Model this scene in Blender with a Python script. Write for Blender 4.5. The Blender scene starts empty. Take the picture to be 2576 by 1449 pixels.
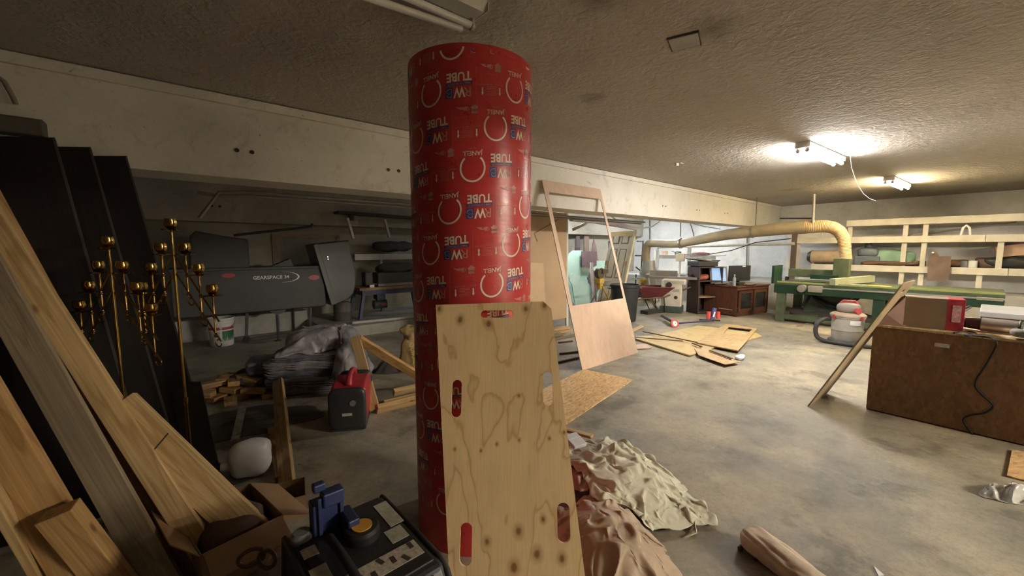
import bpy, bmesh, math, random
from mathutils import Vector, Matrix
random.seed(7)
SC = bpy.context.scene
COL = SC.collection
R = math.radians
# ---------------------------------------------------------------- camera
EYE = 1.48
PITCH = R(5.66)
FOC = 1000.0            # focal length in pixels of the 2576 x 1449 frame
cam_d = bpy.data.cameras.new('camera'); cam_d.sensor_width = 36; cam_d.lens = 36*FOC/2576
cam_d.clip_start = 0.02
cam = bpy.data.objects.new('camera', cam_d); COL.objects.link(cam)
cam.location = (0, 0, EYE); cam.rotation_euler = (R(90)-PITCH, 0, 0)
SC.camera = cam
# ---------------------------------------------------------------- world, exposure
wld = bpy.data.worlds.new('world'); SC.world = wld; wld.use_nodes = True
wld.node_tree.nodes['Background'].inputs[0].default_value = (.6, .75, 1, 1)
wld.node_tree.nodes['Background'].inputs[1].default_value = 0.6
vs = SC.view_settings
vs.view_transform = 'Standard'; vs.look = 'None'; vs.gamma = 1; vs.use_curve_mapping = False
vs.exposure = 3.3
LAMP_COOL = 30.0     # emission of the cool near tubes
LAMP_WARM = 26.0     # emission of the warm far tubes
LAMP_REAR = 22.0     # tubes behind the beam
LAMP_ADDED = 50.0      # added unseen fixtures at the right, brightening plywood and form tube
# ---------------------------------------------------------------- geometry of the place
ANG = math.atan2(.640, .768)
BX, BY = math.cos(ANG), math.sin(ANG)      # direction of the beam and the lamps
WX, WY = BY, -BX         # direction of the back wall
CEIL = 2.65
def BW(b, w, z=0): return Vector((BX*b+WX*w, BY*b+WY*w, z))
_cp, _sp = math.cos(PITCH), math.sin(PITCH)
def ray(px, py):
    x = (px-1288)/FOC; y = (724.5-py)/FOC
    return Vector((x, _cp+y*_sp, y*_cp-_sp))
def F(px, py, z=0.0):
    r = ray(px, py); t = (z-EYE)/r.z; return Vector((r.x*t, r.y*t, z))
def atY(px, py, y):
    r = ray(px, py); t = y/r.y; return Vector((r.x*t, y, EYE+r.z*t))
def onW(px, py, w):
    r = ray(px, py); t = w/(r.x*WX+r.y*WY); return Vector((r.x*t, r.y*t, EYE+r.z*t))
def onB(px, py, b):
    r = ray(px, py); t = b/(r.x*BX+r.y*BY); return Vector((r.x*t, r.y*t, EYE+r.z*t))
def onP(px, py, p, n):
    r = ray(px, py); p = Vector(p); n = Vector(n); o = Vector((0, 0, EYE))
    t = (p-o).dot(n)/r.dot(n); return o+r*t
# ---------------------------------------------------------------- materials
def _nt(name):
    m = bpy.data.materials.new(name); m.use_nodes = True
    nt = m.node_tree; return m, nt, nt.nodes['Principled BSDF']
def ND(nt, typ, **kw):
    n = nt.nodes.new(typ)
    for k, v in kw.items():
        if k.startswith('i_'): n.inputs[k[2:].replace('_', ' ')].default_value = v
        else: setattr(n, k, v)
    return n
def ramp(nt, fac, stops):
    n = nt.nodes.new('ShaderNodeValToRGB'); nt.links.new(fac, n.inputs[0])
    cr = n.color_ramp
    while len(cr.elements) < len(stops): cr.elements.new(0.5)
    for e, (p, c) in zip(cr.elements, stops):
        e.position = p; e.color = (c[0], c[1], c[2], 1) if hasattr(c, '__len__') else (c, c, c, 1)
    return n.outputs[0]
def mixc(nt, fac, a, b, mode='MIX'):
    n = nt.nodes.new('ShaderNodeMix'); n.data_type = 'RGBA'; n.blend_type = mode
    def put(sock, v):
        if hasattr(v, 'is_output'): nt.links.new(v, sock)
        elif hasattr(v, '__len__'): sock.default_value = (v[0], v[1], v[2], 1)
        else: sock.default_value = v
    put(n.inputs[0], fac); put(n.inputs[6], a); put(n.inputs[7], b)
    return n.outputs[2]
def noise(nt, vec, scale, detail=4, rough=.55, dist=0):
    n = ND(nt, 'ShaderNodeTexNoise'); n.inputs['Scale'].default_value = scale
    n.inputs['Detail'].default_value = detail; n.inputs['Roughness'].default_value = rough
    n.inputs['Distortion'].default_value = dist
    nt.links.new(vec, n.inputs['Vector']); return n.outputs[0]
def coords(nt, kind='Object', scale=(1, 1, 1), rot=(0, 0, 0), loc=(0, 0, 0)):
    tc = nt.nodes.new('ShaderNodeTexCoord'); mp = nt.nodes.new('ShaderNodeMapping')
    mp.inputs['Scale'].default_value = scale; mp.inputs['Rotation'].default_value = rot
    mp.inputs['Location'].default_value = loc
    nt.links.new(tc.outputs[kind], mp.inputs[0]); return mp.outputs[0]
def bump(nt, bs, h, strength=.3, dist=.01):
    n = nt.nodes.new('ShaderNodeBump'); n.inputs['Strength'].default_value = strength
    n.inputs['Distance'].default_value = dist
    nt.links.new(h, n.inputs['Height']); nt.links.new(n.outputs[0], bs.inputs['Normal'])
MATS = {}
def M(name, c=(.5, .5, .5), rough=.6, metal=0, var=.15, vs=6, bmp=0, bs=60, spec=.5, c2=None, trans=0, emit=0, coat=0, alpha=1, coord='Object'):
    """plain procedural material: two tones of noise and a fine relief"""
    if name in MATS: return MATS[name]
    m, nt, p = _nt(name)
    p.inputs['Roughness'].default_value = rough; p.inputs['Metallic'].default_value = metal
    p.inputs['Specular IOR Level'].default_value = spec
    v = coords(nt, coord)
    lo = c2 or tuple(x*(1-var) for x in c); hi = tuple(min(1, x*(1+var)) for x in c) if not c2 else c
    nz = noise(nt, v, vs, 5)
    col = ramp(nt, nz, [(.3, lo), (.7, hi)])
    nt.links.new(col, p.inputs['Base Color'])
    if bmp: bump(nt, p, noise(nt, v, bs, 4), bmp, .004)
    if trans: p.inputs['Transmission Weight'].default_value = trans
    if coat: p.inputs['Coat Weight'].default_value = coat
    if alpha < 1: p.inputs['Alpha'].default_value = alpha
    if emit:
        p.inputs['Emission Color'].default_value = (c[0], c[1], c[2], 1); p.inputs['Emission Strength'].default_value = emit
    MATS[name] = m; return m
def WOOD(name, light, dark, axis='X', rough=.65, bands=9, knots=.5, knotc=None, fine=.35):
    """sawn timber: growth rings stretched along the board, fine fibre, knots"""
    if name in MATS: return MATS[name]
    m, nt, p = _nt(name); p.inputs['Roughness'].default_value = rough
    p.inputs['Specular IOR Level'].default_value = .3
    sc = {'X': (.6, 5, 5), 'Y': (5, .6, 5), 'Z': (5, 5, .6)}[axis]
    oi = nt.nodes.new('ShaderNodeObjectInfo')
    tc = nt.nodes.new('ShaderNodeTexCoord'); ad = nt.nodes.new('ShaderNodeVectorMath')
    cm = nt.nodes.new('ShaderNodeVectorMath'); cm.operation = 'SCALE'
    nt.links.new(oi.outputs['Location'], cm.inputs[0]); cm.inputs['Scale'].default_value = 3.1
    nt.links.new(tc.outputs['Object'], ad.inputs[0]); nt.links.new(cm.outputs[0], ad.inputs[1])
    mp = nt.nodes.new('ShaderNodeMapping'); mp.inputs['Scale'].default_value = sc
    nt.links.new(ad.outputs[0], mp.inputs[0]); v = mp.outputs[0]
    n1 = noise(nt, v, 1.1, 3, .5, .6)
    mul = ND(nt, 'ShaderNodeMath', operation='MULTIPLY'); nt.links.new(n1, mul.inputs[0]); mul.inputs[1].default_value = bands
    fr = ND(nt, 'ShaderNodeMath', operation='FRACT'); nt.links.new(mul.outputs[0], fr.inputs[0])
    col = ramp(nt, fr.outputs[0], [(0, light), (.55, light), (.86, dark), (1, light)])
    mp2 = nt.nodes.new('ShaderNodeMapping'); mp2.inputs['Scale'].default_value = tuple(x*x*3 if x > 1 else 1.2 for x in sc)
    nt.links.new(ad.outputs[0], mp2.inputs[0])
    n2 = noise(nt, mp2.outputs[0], 1.6, 3)
    f = ramp(nt, n2, [(.3, 1-fine), (.65, 1)])
    col = mixc(nt, 1.0, col, f, 'MULTIPLY')
    if knots:
        mp3 = nt.nodes.new('ShaderNodeMapping'); k = 7.0
        mp3.inputs['Scale'].default_value = {'X': (k*.5, k, k), 'Y': (k, k*.5, k), 'Z': (k, k, k*.5)}[axis]
        nt.links.new(ad.outputs[0], mp3.inputs[0])
        vo = nt.nodes.new('ShaderNodeTexVoronoi'); vo.inputs['Scale'].default_value = 1.0; nt.links.new(mp3.outputs[0], vo.inputs['Vector'])
        kf = ramp(nt, vo.outputs['Distance'], [(.05*knots+.02, 1), (.05*knots+.09, 0)])
        col = mixc(nt, kf, col, knotc or tuple(x*.45 for x in dark))
    nt.links.new(col, p.inputs['Base Color'])
    bump(nt, p, n2, .12, .003)
    MATS[name] = m; return m
def OSB(name, base, dark, scale=26):
    """strand board: voronoi flakes at mixed angles"""
    if name in MATS: return MATS[name]
    m, nt, p = _nt(name); p.inputs['Roughness'].default_value = .7; p.inputs['Specular IOR Level'].default_value = .3
    outs = []
    for i, (rz, sx) in enumerate(((.3, 1), (1.5, 1.2), (2.4, .9))):
        v = coords(nt, 'Object', (scale*.33*sx, scale*sx, scale*.6), (rz*.4, rz*.3, rz))
        vo = nt.nodes.new('ShaderNodeTexVoronoi'); vo.inputs['Scale'].default_value = 1.0
        nt.links.new(v, vo.inputs['Vector']); outs.append(vo)
    a = ramp(nt, outs[0].outputs['Color'], [(0, dark), (.5, base), (1, tuple(min(1, x*1.2) for x in base))])
    b = ramp(nt, outs[1].outputs['Color'], [(0, tuple(x*.9 for x in dark)), (.6, base), (1, tuple(min(1, x*1.3) for x in base))])
    sel = ramp(nt, outs[2].outputs['Color'], [(.45, 0), (.55, 1)])
    col = mixc(nt, sel, a, b)
    nt.links.new(col, p.inputs['Base Color'])
    bump(nt, p, outs[0].outputs['Distance'], .15, .003)
    MATS[name] = m; return m
# ---------------------------------------------------------------- mesh builder
class MB:
    def __init__(s): s.v = []; s.f = []; s.mi = []
    def add(s, vs, fs, mi=0):
        o = len(s.v); s.v += [Vector(v) for v in vs]; s.f += [tuple(i+o for i in f) for f in fs]; s.mi += [mi]*len(fs); return s
    def mapped(s, fn): s.v = [Vector(fn(v)) for v in s.v]; return s
    def box(s, c, d, rot=None, mi=0):
        x, y, z = d[0]/2, d[1]/2, d[2]/2; c = Vector(c)
        vs = [Vector((a*x, b*y, e*z)) for a in (-1, 1) for b in (-1, 1) for e in (-1, 1)]
        if rot is not None:
            if not isinstance(rot, Matrix): rot = Matrix.Rotation(rot, 3, 'Z')
            vs = [rot@v for v in vs]
        return s.add([v+c for v in vs], [(0, 1, 3, 2), (4, 6, 7, 5), (0, 4, 5, 1), (2, 3, 7, 6), (0, 2, 6, 4), (1, 5, 7, 3)], mi)
    def bar(s, p0, p1, w, h, up=(0, 0, 1), mi=0):
        p0, p1 = Vector(p0), Vector(p1); M3 = frame(p1-p0, up)
        return s.box((p0+p1)/2, ((p1-p0).length, w, h), M3, mi)
    def cyl(s, p0, p1, r0, r1=None, n=16, caps=True, mi=0):
        if r1 is None: r1 = r0
        p0, p1 = Vector(p0), Vector(p1); m = frame(p1-p0)
        vs = []
        for p, r in ((p0, r0), (p1, r1)):
            for i in range(n):
                a = 2*math.pi*i/n; vs.append(p+m@Vector((0, r*math.cos(a), r*math.sin(a))))
        fs = [(i, (i+1) % n, n+(i+1) % n, n+i) for i in range(n)]
        if caps: fs += [tuple(range(n-1, -1, -1)), tuple(range(n, 2*n))]
        return s.add(vs, fs, mi)
    def tube(s, pts, r, n=8, closed=False, mi=0):
        pts = [Vector(p) for p in pts]; N = len(pts); vs = []
        rr = r if hasattr(r, '__len__') else [r]*N
        prev = None
        for i, p in enumerate(pts):
            if closed: t = pts[(i+1) % N]-pts[i-1]
            else: t = pts[min(i+1, N-1)]-pts[max(i-1, 0)]
            t = t.normalized() if t.length > 1e-9 else Vector((1, 0, 0))
            if prev is None:
                u = t.cross(Vector((0, 0, 1)))
                if u.length < .1: u = t.cross(Vector((0, 1, 0)))
            else: u = prev-t*prev.dot(t)
            u.normalize(); prev = u; w = t.cross(u)
            for k in range(n):
                a = 2*math.pi*k/n; vs.append(p+(u*math.cos(a)+w*math.sin(a))*rr[i])
        fs = []
        for i in range(N if closed else N-1):
            j = (i+1) % N
            for k in range(n): fs.append((i*n+k, i*n+(k+1) % n, j*n+(k+1) % n, j*n+k))
        if not closed: fs += [tuple(range(n-1, -1, -1)), tuple(range((N-1)*n, N*n))]
        return s.add(vs, fs, mi)
    def lathe(s, prof, c=(0, 0, 0), n=24, m=None, mi=0):
        c = Vector(c); vs = []
        for r, z in prof:
            for i in range(n):
                a = 2*math.pi*i/n; q = Vector((r*math.cos(a), r*math.sin(a), z)); vs.append((m@q if m else q)+c)
        fs = []
        for j in range(len(prof)-1):
            for i in range(n): fs.append((j*n+i, j*n+(i+1) % n, (j+1)*n+(i+1) % n, (j+1)*n+i))
        if prof[0][0] > 1e-6: fs.append(tuple(range(n-1, -1, -1)))
        if prof[-1][0] > 1e-6: fs.append(tuple(range((len(prof)-1)*n, len(prof)*n)))
        return s.add(vs, fs, mi)
    def ball(s, c, r, nu=12, nv=8, mi=0):
        if not hasattr(r, '__len__'): r = (r, r, r)
        return s.add([Vector(c)+Vector((r[0]*math.sin(math.pi*(j+.001)/(nv+.002))*math.cos(2*math.pi*i/nu), r[1]*math.sin(math.pi*(j+.001)/(nv+.002))*math.sin(2*math.pi*i/nu), -r[2]*math.cos(math.pi*(j+.001)/(nv+.002)))) for j in range(nv+1) for i in range(nu)],
                     [(j*nu+i, j*nu+(i+1) % nu, (j+1)*nu+(i+1) % nu, (j+1)*nu+i) for j in range(nv) for i in range(nu)], mi)
    def prism(s, poly, z0, z1, m=None, c=(0, 0, 0), mi=0):
        n = len(poly); c = Vector(c)
        vs = [Vector((x, y, z0)) for x, y in poly]+[Vector((x, y, z1)) for x, y in poly]
        if m is not None: vs = [m@v for v in vs]
        return s.add([v+c for v in vs], [tuple(range(n-1, -1, -1)), tuple(range(n, 2*n))]+[(i, (i+1) % n, n+(i+1) % n, n+i) for i in range(n)], mi)
    def quad(s, a, b, c, d, mi=0): return s.add([a, b, c, d], [(0, 1, 2, 3)], mi)
    def grid(s, fn, nu, nv, mi=0, closed_u=False):
        vs = [fn(i/nu, j/nv) for j in range(nv+1) for i in range(nu if closed_u else nu+1)]
        k = nu if closed_u else nu+1
        return s.add(vs, [(j*k+i, j*k+(i+1) % k, (j+1)*k+(i+1) % k, (j+1)*k+i) for j in range(nv) for i in range(nu)], mi)
    def mesh(s, name, smooth=None, inv=None):
        me = bpy.data.meshes.new(name); vs = s.v if inv is None else [inv@v for v in s.v]
        me.from_pydata([tuple(v) for v in vs], [], s.f); me.update()
        if any(s.mi): me.polygons.foreach_set('material_index', s.mi)
        bm = bmesh.new(); bm.from_mesh(me); bmesh.ops.recalc_face_normals(bm, faces=bm.faces); bm.to_mesh(me); bm.free()
        if smooth:
            me.polygons.foreach_set('use_smooth', [True]*len(me.polygons)); me.set_sharp_from_angle(angle=R(smooth))
        return me
def frame(d, up=(0, 0, 1)):
    """rotation whose local X runs along d and whose local Z lies towards up"""
    x = Vector(d).normalized(); up = Vector(up); y = up.cross(x)
    if y.length < 1e-4: y = Vector((0, 1, 0)).cross(x) if abs(x.y) < .9 else Vector((1, 0, 0)).cross(x)
    y.normalize(); z = x.cross(y)
    return Matrix((x, y, z)).transposed()
def fin(o, mat, bevel=0, seg=2, solid=0, sub=0):
    for m in (mat if isinstance(mat, (list, tuple)) else [mat]): o.data.materials.append(m)
    if solid:
        k = o.modifiers.new('solid', 'SOLIDIFY'); k.thickness = solid; k.offset = 0
    if bevel:
        k = o.modifiers.new('bevel', 'BEVEL'); k.width = bevel; k.segments = seg; k.limit_method = 'ANGLE'; k.angle_limit = R(40)
    if sub:
        k = o.modifiers.new('sub', 'SUBSURF'); k.levels = sub; k.render_levels = sub
    return o
def tag(o, label, cat, group=None, kind=None):
    if label: o['label'] = label
    if cat: o['category'] = cat
    if group: o['group'] = group
    if kind: o['kind'] = kind
    return o
def obj(name, mb, mat, parent=None, smooth=None, bevel=0, solid=0, sub=0, seg=2, label=None):
    """one mesh object; with a parent its vertices are given in the parent's local space"""
    o = bpy.data.objects.new(name, mb.mesh(name, smooth)); COL.objects.link(o)
    if parent is not None: o.parent = parent
    if label: o['label'] = label
    return fin(o, mat, bevel, seg, solid, sub)
def single(name, label, cat, mb, mat, group=None, origin=None, rot=None, kind=None, **kw):
    """a thing that is one mesh, given in world space; its origin is put at its base"""
    if origin is None:
        xs = [v.x for v in mb.v]; ys = [v.y for v in mb.v]; zs = [v.z for v in mb.v]
        origin = ((min(xs)+max(xs))/2, (min(ys)+max(ys))/2, min(zs))
    T = Matrix.Translation(origin)
    if rot is not None: T = T@rot.to_4x4()
    Ti = T.inverted(); mb.v = [Ti@v for v in mb.v]
    o = obj(name, mb, mat, **kw); o.matrix_world = T
    return tag(o, label, cat, group, kind)
class Thing:
    def __init__(s, name, label, cat, loc=(0, 0, 0), rotz=0, group=None, kind=None, rot=None):
        s.o = bpy.data.objects.new(name, None); COL.objects.link(s.o); s.o.empty_display_size = .05
        Mx = Matrix.Translation(loc)@(rot.to_4x4() if rot is not None else Matrix.Rotation(rotz, 4, 'Z'))
        s.o.matrix_world = Mx; s.inv = Mx.inverted()
        tag(s.o, label, cat, group, kind)
    def part(s, name, mb, mat, world=False, parent=None, **kw):
        if world: mb.v = [s.inv@v for v in mb.v]
        return obj(name, mb, mat, parent or s.o, **kw)
def board(name, label, cat, p0, p1, w, h, mat, up=(0, 0, 1), group=None, parent=None, bevel=.003):
    """a sawn board with its own frame: local X along its length"""
    p0, p1 = Vector(p0), Vector(p1); L = (p1-p0).length
    mb = MB().box((0, 0, 0), (L, w, h))
    o = obj(name, mb, mat, parent, bevel=bevel)
    Mx = Matrix.Translation((p0+p1)/2)@frame(p1-p0, up).to_4x4()
    if parent is not None: o.matrix_local = parent.matrix_world.inverted()@Mx
    else: o.matrix_world = Mx
    if label: tag(o, label, cat, group)
    return o
def copy_tree(o, parent=None):
    c = o.copy(); COL.objects.link(c)
    if parent is not None: c.parent = parent
    for ch in list(o.children): copy_tree(ch, c)
    return c
def plate_mesh(outline, holes, th):
    """flat sheet with holes: outline and holes in local XY, thickness along Z"""
    cu = bpy.data.curves.new('plate', 'CURVE'); cu.dimensions = '2D'; cu.fill_mode = 'BOTH'; cu.extrude = th/2
    for lp in [outline]+list(holes):
        sp = cu.splines.new('POLY'); sp.points.add(len(lp)-1); sp.use_cyclic_u = True
        for q, (x, y) in zip(sp.points, lp): q.co = (x, y, 0, 1)
    t = bpy.data.objects.new('plate', cu); COL.objects.link(t)
    dg = bpy.context.evaluated_depsgraph_get(); dg.update()
    me = bpy.data.meshes.new_from_object(t.evaluated_get(dg))
    bpy.data.objects.remove(t); bpy.data.curves.remove(cu)
    bm = bmesh.new(); bm.from_mesh(me); bmesh.ops.remove_doubles(bm, verts=bm.verts, dist=1e-5)
    bmesh.ops.recalc_face_normals(bm, faces=bm.faces); bm.to_mesh(me); bm.free()
    me.materials.clear()
    return me
def plate(name, outline, holes, th, mat, Mx, parent=None, bevel=0):
    me = plate_mesh(outline, holes, th); me.name = name
    o = bpy.data.objects.new(name, me); COL.objects.link(o)
    if parent is not None:
        o.parent = parent; o.matrix_local = parent.matrix_world.inverted()@Mx
    else: o.matrix_world = Mx
    return fin(o, mat, bevel)
def slot(cx, cy, w, h, n=8):
    """rounded slot outline"""
    r = min(w, h)/2; pts = []
    for i in range(4*n):
        a = 2*math.pi*(i+.5)/(4*n); x, y = r*math.cos(a), r*math.sin(a)
        pts.append((cx+x+(w/2-r)*(1 if x > 0 else -1), cy+y+(h/2-r)*(1 if y > 0 else -1)))
    return pts
_TXT = {}
def text(body, size=1.0, bold=0.0, align='CENTER'):
    """letters as flat faces: list of verts and faces in local XY"""
    k = (body, bold, align)
    if k not in _TXT:
        cu = bpy.data.curves.new('txt', 'FONT'); cu.body = body; cu.align_x = align; cu.align_y = 'CENTER'; cu.offset = bold; cu.resolution_u = 2
        t = bpy.data.objects.new('txt', cu); COL.objects.link(t)
        dg = bpy.context.evaluated_depsgraph_get(); dg.update()
        me = bpy.data.meshes.new_from_object(t.evaluated_get(dg))
        _TXT[k] = ([v.co.copy() for v in me.vertices], [tuple(p.vertices) for p in me.polygons])
        bpy.data.objects.remove(t); bpy.data.curves.remove(cu); bpy.data.meshes.remove(me)
    v, f = _TXT[k]
    return [x*size for x in v], f
def put_text(mb, body, size, Mx, bold=0, sx=1, mi=0):
    v, f = text(body, size, bold)
    return mb.add([Mx@Vector((q.x*sx, q.y, 0)) for q in v], f, mi)
def struct(name, mb, mat, label=None, **kw):
    o = obj(name, mb, mat, **kw); o['kind'] = 'structure'
    if label: o['label'] = label
    return o
# ================================================================ the setting
def floor_mat():
    m, nt, p = _nt('concrete_floor'); v = coords(nt, 'Object')
    a = noise(nt, v, .55, 6, .6, .1); b = noise(nt, v, 2.0, 8, .7, .15); c = noise(nt, v, 9, 6, .75); d = noise(nt, v, 42, 4, .7)
    col = ramp(nt, a, [(.3, (.25, .235, .195)), (.5, (.33, .30, .24)), (.7, (.405, .35, .245))])
    g = ramp(nt, b, [(.33, .5), (.47, .92), (.6, 1.0)])
    col = mixc(nt, 1, col, g, 'MULTIPLY')
    h = ramp(nt, c, [(.28, .7), (.46, 1)]); col = mixc(nt, .7, col, h, 'MULTIPLY')
    dust = ramp(nt, noise(nt, v, 1.0, 8, .7, .2), [(.48, 0), (.66, .6)])
    col = mixc(nt, dust, col, (.56, .48, .33))
    spots = ramp(nt, d, [(.27, .35), (.33, 1)]); col = mixc(nt, .8, col, spots, 'MULTIPLY')
    fine = ramp(nt, noise(nt, v, 28, 6, .8), [(.3, .72), (.5, .98), (.7, 1.12)]); col = mixc(nt, .85, col, fine, 'MULTIPLY')
    fine2 = ramp(nt, noise(nt, v, 110, 4, .8), [(.35, .78), (.6, 1.06)]); col = mixc(nt, .7, col, fine2, 'MULTIPLY')
    blot = ramp(nt, noise(nt, coords(nt, 'Object', (1, 1, 1), (0, 0, .5), (3.3, 1.2, 0)), 1.7, 9, .68, .3), [(.36, .52), (.45, 1)]); col = mixc(nt, .8, col, blot, 'MULTIPLY')
    wear = ramp(nt, noise(nt, coords(nt, 'Object', (1, 1, 1), (0, 0, .2), (7.3, 4.2, 0)), 3.1, 9, .75, .2), [(.58, 0), (.72, .5)]); col = mixc(nt, wear, col, (.52, .50, .44))
    vo = nt.nodes.new('ShaderNodeTexVoronoi'); vo.inputs['Scale'].default_value = 4.2; vo.inputs['Randomness'].default_value = 1
    wv = nt.nodes.new('ShaderNodeVectorMath'); wv.operation = 'ADD'; nz3 = ND(nt, 'ShaderNodeTexNoise'); nz3.inputs['Scale'].default_value = 30; nt.links.new(v, nz3.inputs['Vector'])
    sc3 = nt.nodes.new('ShaderNodeVectorMath'); sc3.operation = 'SCALE'; sc3.inputs['Scale'].default_value = .035; nt.links.new(nz3.outputs['Color'], sc3.inputs[0]); nt.links.new(v, wv.inputs[0]); nt.links.new(sc3.outputs[0], wv.inputs[1]); nt.links.new(wv.outputs[0], vo.inputs['Vector'])
    crumbs = ramp(nt, vo.outputs['Distance'], [(.028, .28), (.05, 1)]); col = mixc(nt, .8, col, crumbs, 'MULTIPLY')
    nt.links.new(col, p.inputs['Base Color'])
    p.inputs['Roughness'].default_value = .62; p.inputs['Specular IOR Level'].default_value = .3
    rr = ramp(nt, b, [(.3, .5), (.7, .78)]); nt.links.new(rr, p.inputs['Roughness'])
    bump(nt, p, c, .18, .006)
    return m
def ceil_mat():
    m, nt, p = _nt('plaster_ceiling'); v = coords(nt, 'Object')
    a = noise(nt, v, .7, 5, .6); st = noise(nt, v, 1.6, 4, .6, .8)
    col = ramp(nt, a, [(.3, (.39, .355, .305)), (.7, (.48, .44, .385))])
    s = ramp(nt, st, [(.24, .45), (.34, 1)]); col = mixc(nt, .75, col, s, 'MULTIPLY')
    # soot marks with a place of their own
    for (x, y, r) in ((1.06, 2.25, .16), (.62, 3.25, .12), (1.0, 1.75, .2), (.42, 2.0, .14)):
        sub = nt.nodes.new('ShaderNodeVectorMath'); sub.operation = 'DISTANCE'; nt.links.new(coords(nt, 'Object', (1, 1, 0)), sub.inputs[0]); sub.inputs[1].default_value = (x, y, 0)
        nz = noise(nt, v, 9, 4); ad = ND(nt, 'ShaderNodeMath', operation='MULTIPLY_ADD'); nt.links.new(nz, ad.inputs[0]); ad.inputs[1].default_value = .22; nt.links.new(sub.outputs['Value'], ad.inputs[2])
        k = ramp(nt, ad.outputs[0], [(.10, .55), (r+.14, 1)]); col = mixc(nt, 1, col, k, 'MULTIPLY')
    nt.links.new(col, p.inputs['Base Color']); p.inputs['Roughness'].default_value = .85; p.inputs['Specular IOR Level'].default_value = .25
    vv = coords(nt, 'Object', (1, 1.0, 1), (0, 0, .6)); n1 = noise(nt, vv, 13, 3, .55, .8); n2 = noise(nt, v, 34, 4, .6)
    ad = ND(nt, 'ShaderNodeMath', operation='MULTIPLY_ADD'); nt.links.new(n2, ad.inputs[0]); ad.inputs[1].default_value = .5; nt.links.new(n1, ad.inputs[2])
    bump(nt, p, ad.outputs[0], .8, .018)
    return m
def wall_mat(name, hi, lo, brick=True, dirt=.75):
    m, nt, p = _nt(name); v = coords(nt, 'Object')
    a = noise(nt, v, 1.2, 6, .65, .5); col = ramp(nt, a, [(.32, lo), (.62, hi)])
    s = ramp(nt, noise(nt, v, 26, 3, .6), [(.27, .3), (.31, 1)]); col = mixc(nt, dirt, col, s, 'MULTIPLY')
    s = ramp(nt, noise(nt, v, 5, 5, .7, 1), [(.3, .72), (.45, 1)]); col = mixc(nt, dirt, col, s, 'MULTIPLY')
    nt.links.new(col, p.inputs['Base Color']); p.inputs['Roughness'].default_value = .8; p.inputs['Specular IOR Level'].default_value = .25
    bump(nt, p, noise(nt, v, 30, 5, .65), .35, .006)
    return m
FLOOR_M = floor_mat(); CEIL_M = ceil_mat()
BEAM_M = wall_mat('painted_beam', (.71, .675, .595), (.63, .595, .50))
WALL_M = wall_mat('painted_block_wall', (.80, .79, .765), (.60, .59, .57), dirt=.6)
DARKW_M = wall_mat('bounce_cut_wall', (.085, .075, .06), (.06, .052, .042))  # for unseen walls, colour darkened to cut bounce light
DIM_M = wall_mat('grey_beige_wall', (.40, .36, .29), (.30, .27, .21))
LEDGE_M = wall_mat('painted_footing', (.52, .51, .48), (.30, .29, .26))
B0, B1, W0, W1 = -5.0, 13.0, -8.5, 7.0
def slab(b0, b1, w0, w1, z0, z1):
    c = BW((b0+b1)/2, (w0+w1)/2, (z0+z1)/2)
    return MB().box(c, (b1-b0, w1-w0, z1-z0), ANG)
struct('floor', slab(B0-.2, B1+.2, W0-.2, W1+.2, -.12, 0), FLOOR_M)
struct('ceiling', slab(B0-.2, B1+.2, W0-.2, W1+.2, CEIL, CEIL+.15), CEIL_M)
struct('wall_back', slab(B1, B1+.2, W0-.2, W1+.2, 0, CEIL), WALL_M)
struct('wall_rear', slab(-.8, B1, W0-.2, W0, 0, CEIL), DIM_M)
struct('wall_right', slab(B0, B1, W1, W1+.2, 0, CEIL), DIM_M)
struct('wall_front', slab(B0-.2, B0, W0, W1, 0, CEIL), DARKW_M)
struct('beam', slab(-1.32, B1, -4.25, -3.83, 2.03, CEIL), BEAM_M, label='painted concrete beam crossing the ceiling')
struct('beam_added', slab(B0, B1, 1.9, 2.3, 2.28, CEIL), BEAM_M, label='added unseen beam right of the view, blocking light from the left side')  # added out of view to shade the left beam and ceiling
struct('trim_1', slab(-1.12, B1, -3.83, -3.80, 2.575, CEIL-.012), BEAM_M)
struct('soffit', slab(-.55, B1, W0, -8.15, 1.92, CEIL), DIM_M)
struct('curb', slab(1.75, 7.6, W0, -6.75, 0, .18), LEDGE_M)
struct('footing_rear', slab(-.55, 1.75, W0, -8.05, 0, .34), LEDGE_M)
struct('footing_back', slab(11.0, B1, -8.4, 6.9, 0, .66), LEDGE_M)
struct('wall_back_lower', slab(11.95, B1, -3.35, 6.9, .66, 1.98), WALL_M)
# left wall of the rear bay with a small window high up
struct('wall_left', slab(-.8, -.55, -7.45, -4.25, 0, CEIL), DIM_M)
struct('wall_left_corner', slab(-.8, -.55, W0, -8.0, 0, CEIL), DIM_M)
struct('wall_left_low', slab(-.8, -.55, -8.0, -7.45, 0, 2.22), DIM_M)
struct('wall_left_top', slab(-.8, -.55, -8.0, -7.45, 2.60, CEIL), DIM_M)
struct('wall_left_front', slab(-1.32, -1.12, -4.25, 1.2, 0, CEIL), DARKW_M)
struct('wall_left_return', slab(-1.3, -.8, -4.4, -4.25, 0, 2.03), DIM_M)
wn = struct('window_1', slab(-.70, -.68, -8.0, -7.45, 2.22, 2.60), M('window_glass', (.8, .9, 1), .05, trans=1, var=0))
wn['label'] = 'small daylit window high in the left wall'
fr = MB()
for z in (2.23, 2.59): fr.box(BW(-.69, -7.725, z), (.05, .55, .03), ANG)
for w in (-7.99, -7.82, -7.64, -7.46): fr.box(BW(-.69, w, 2.41), (.05, .03, .38), ANG)
obj('window_frame', fr, M('window_frame', (.35, .36, .38), .5), wn)
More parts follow.
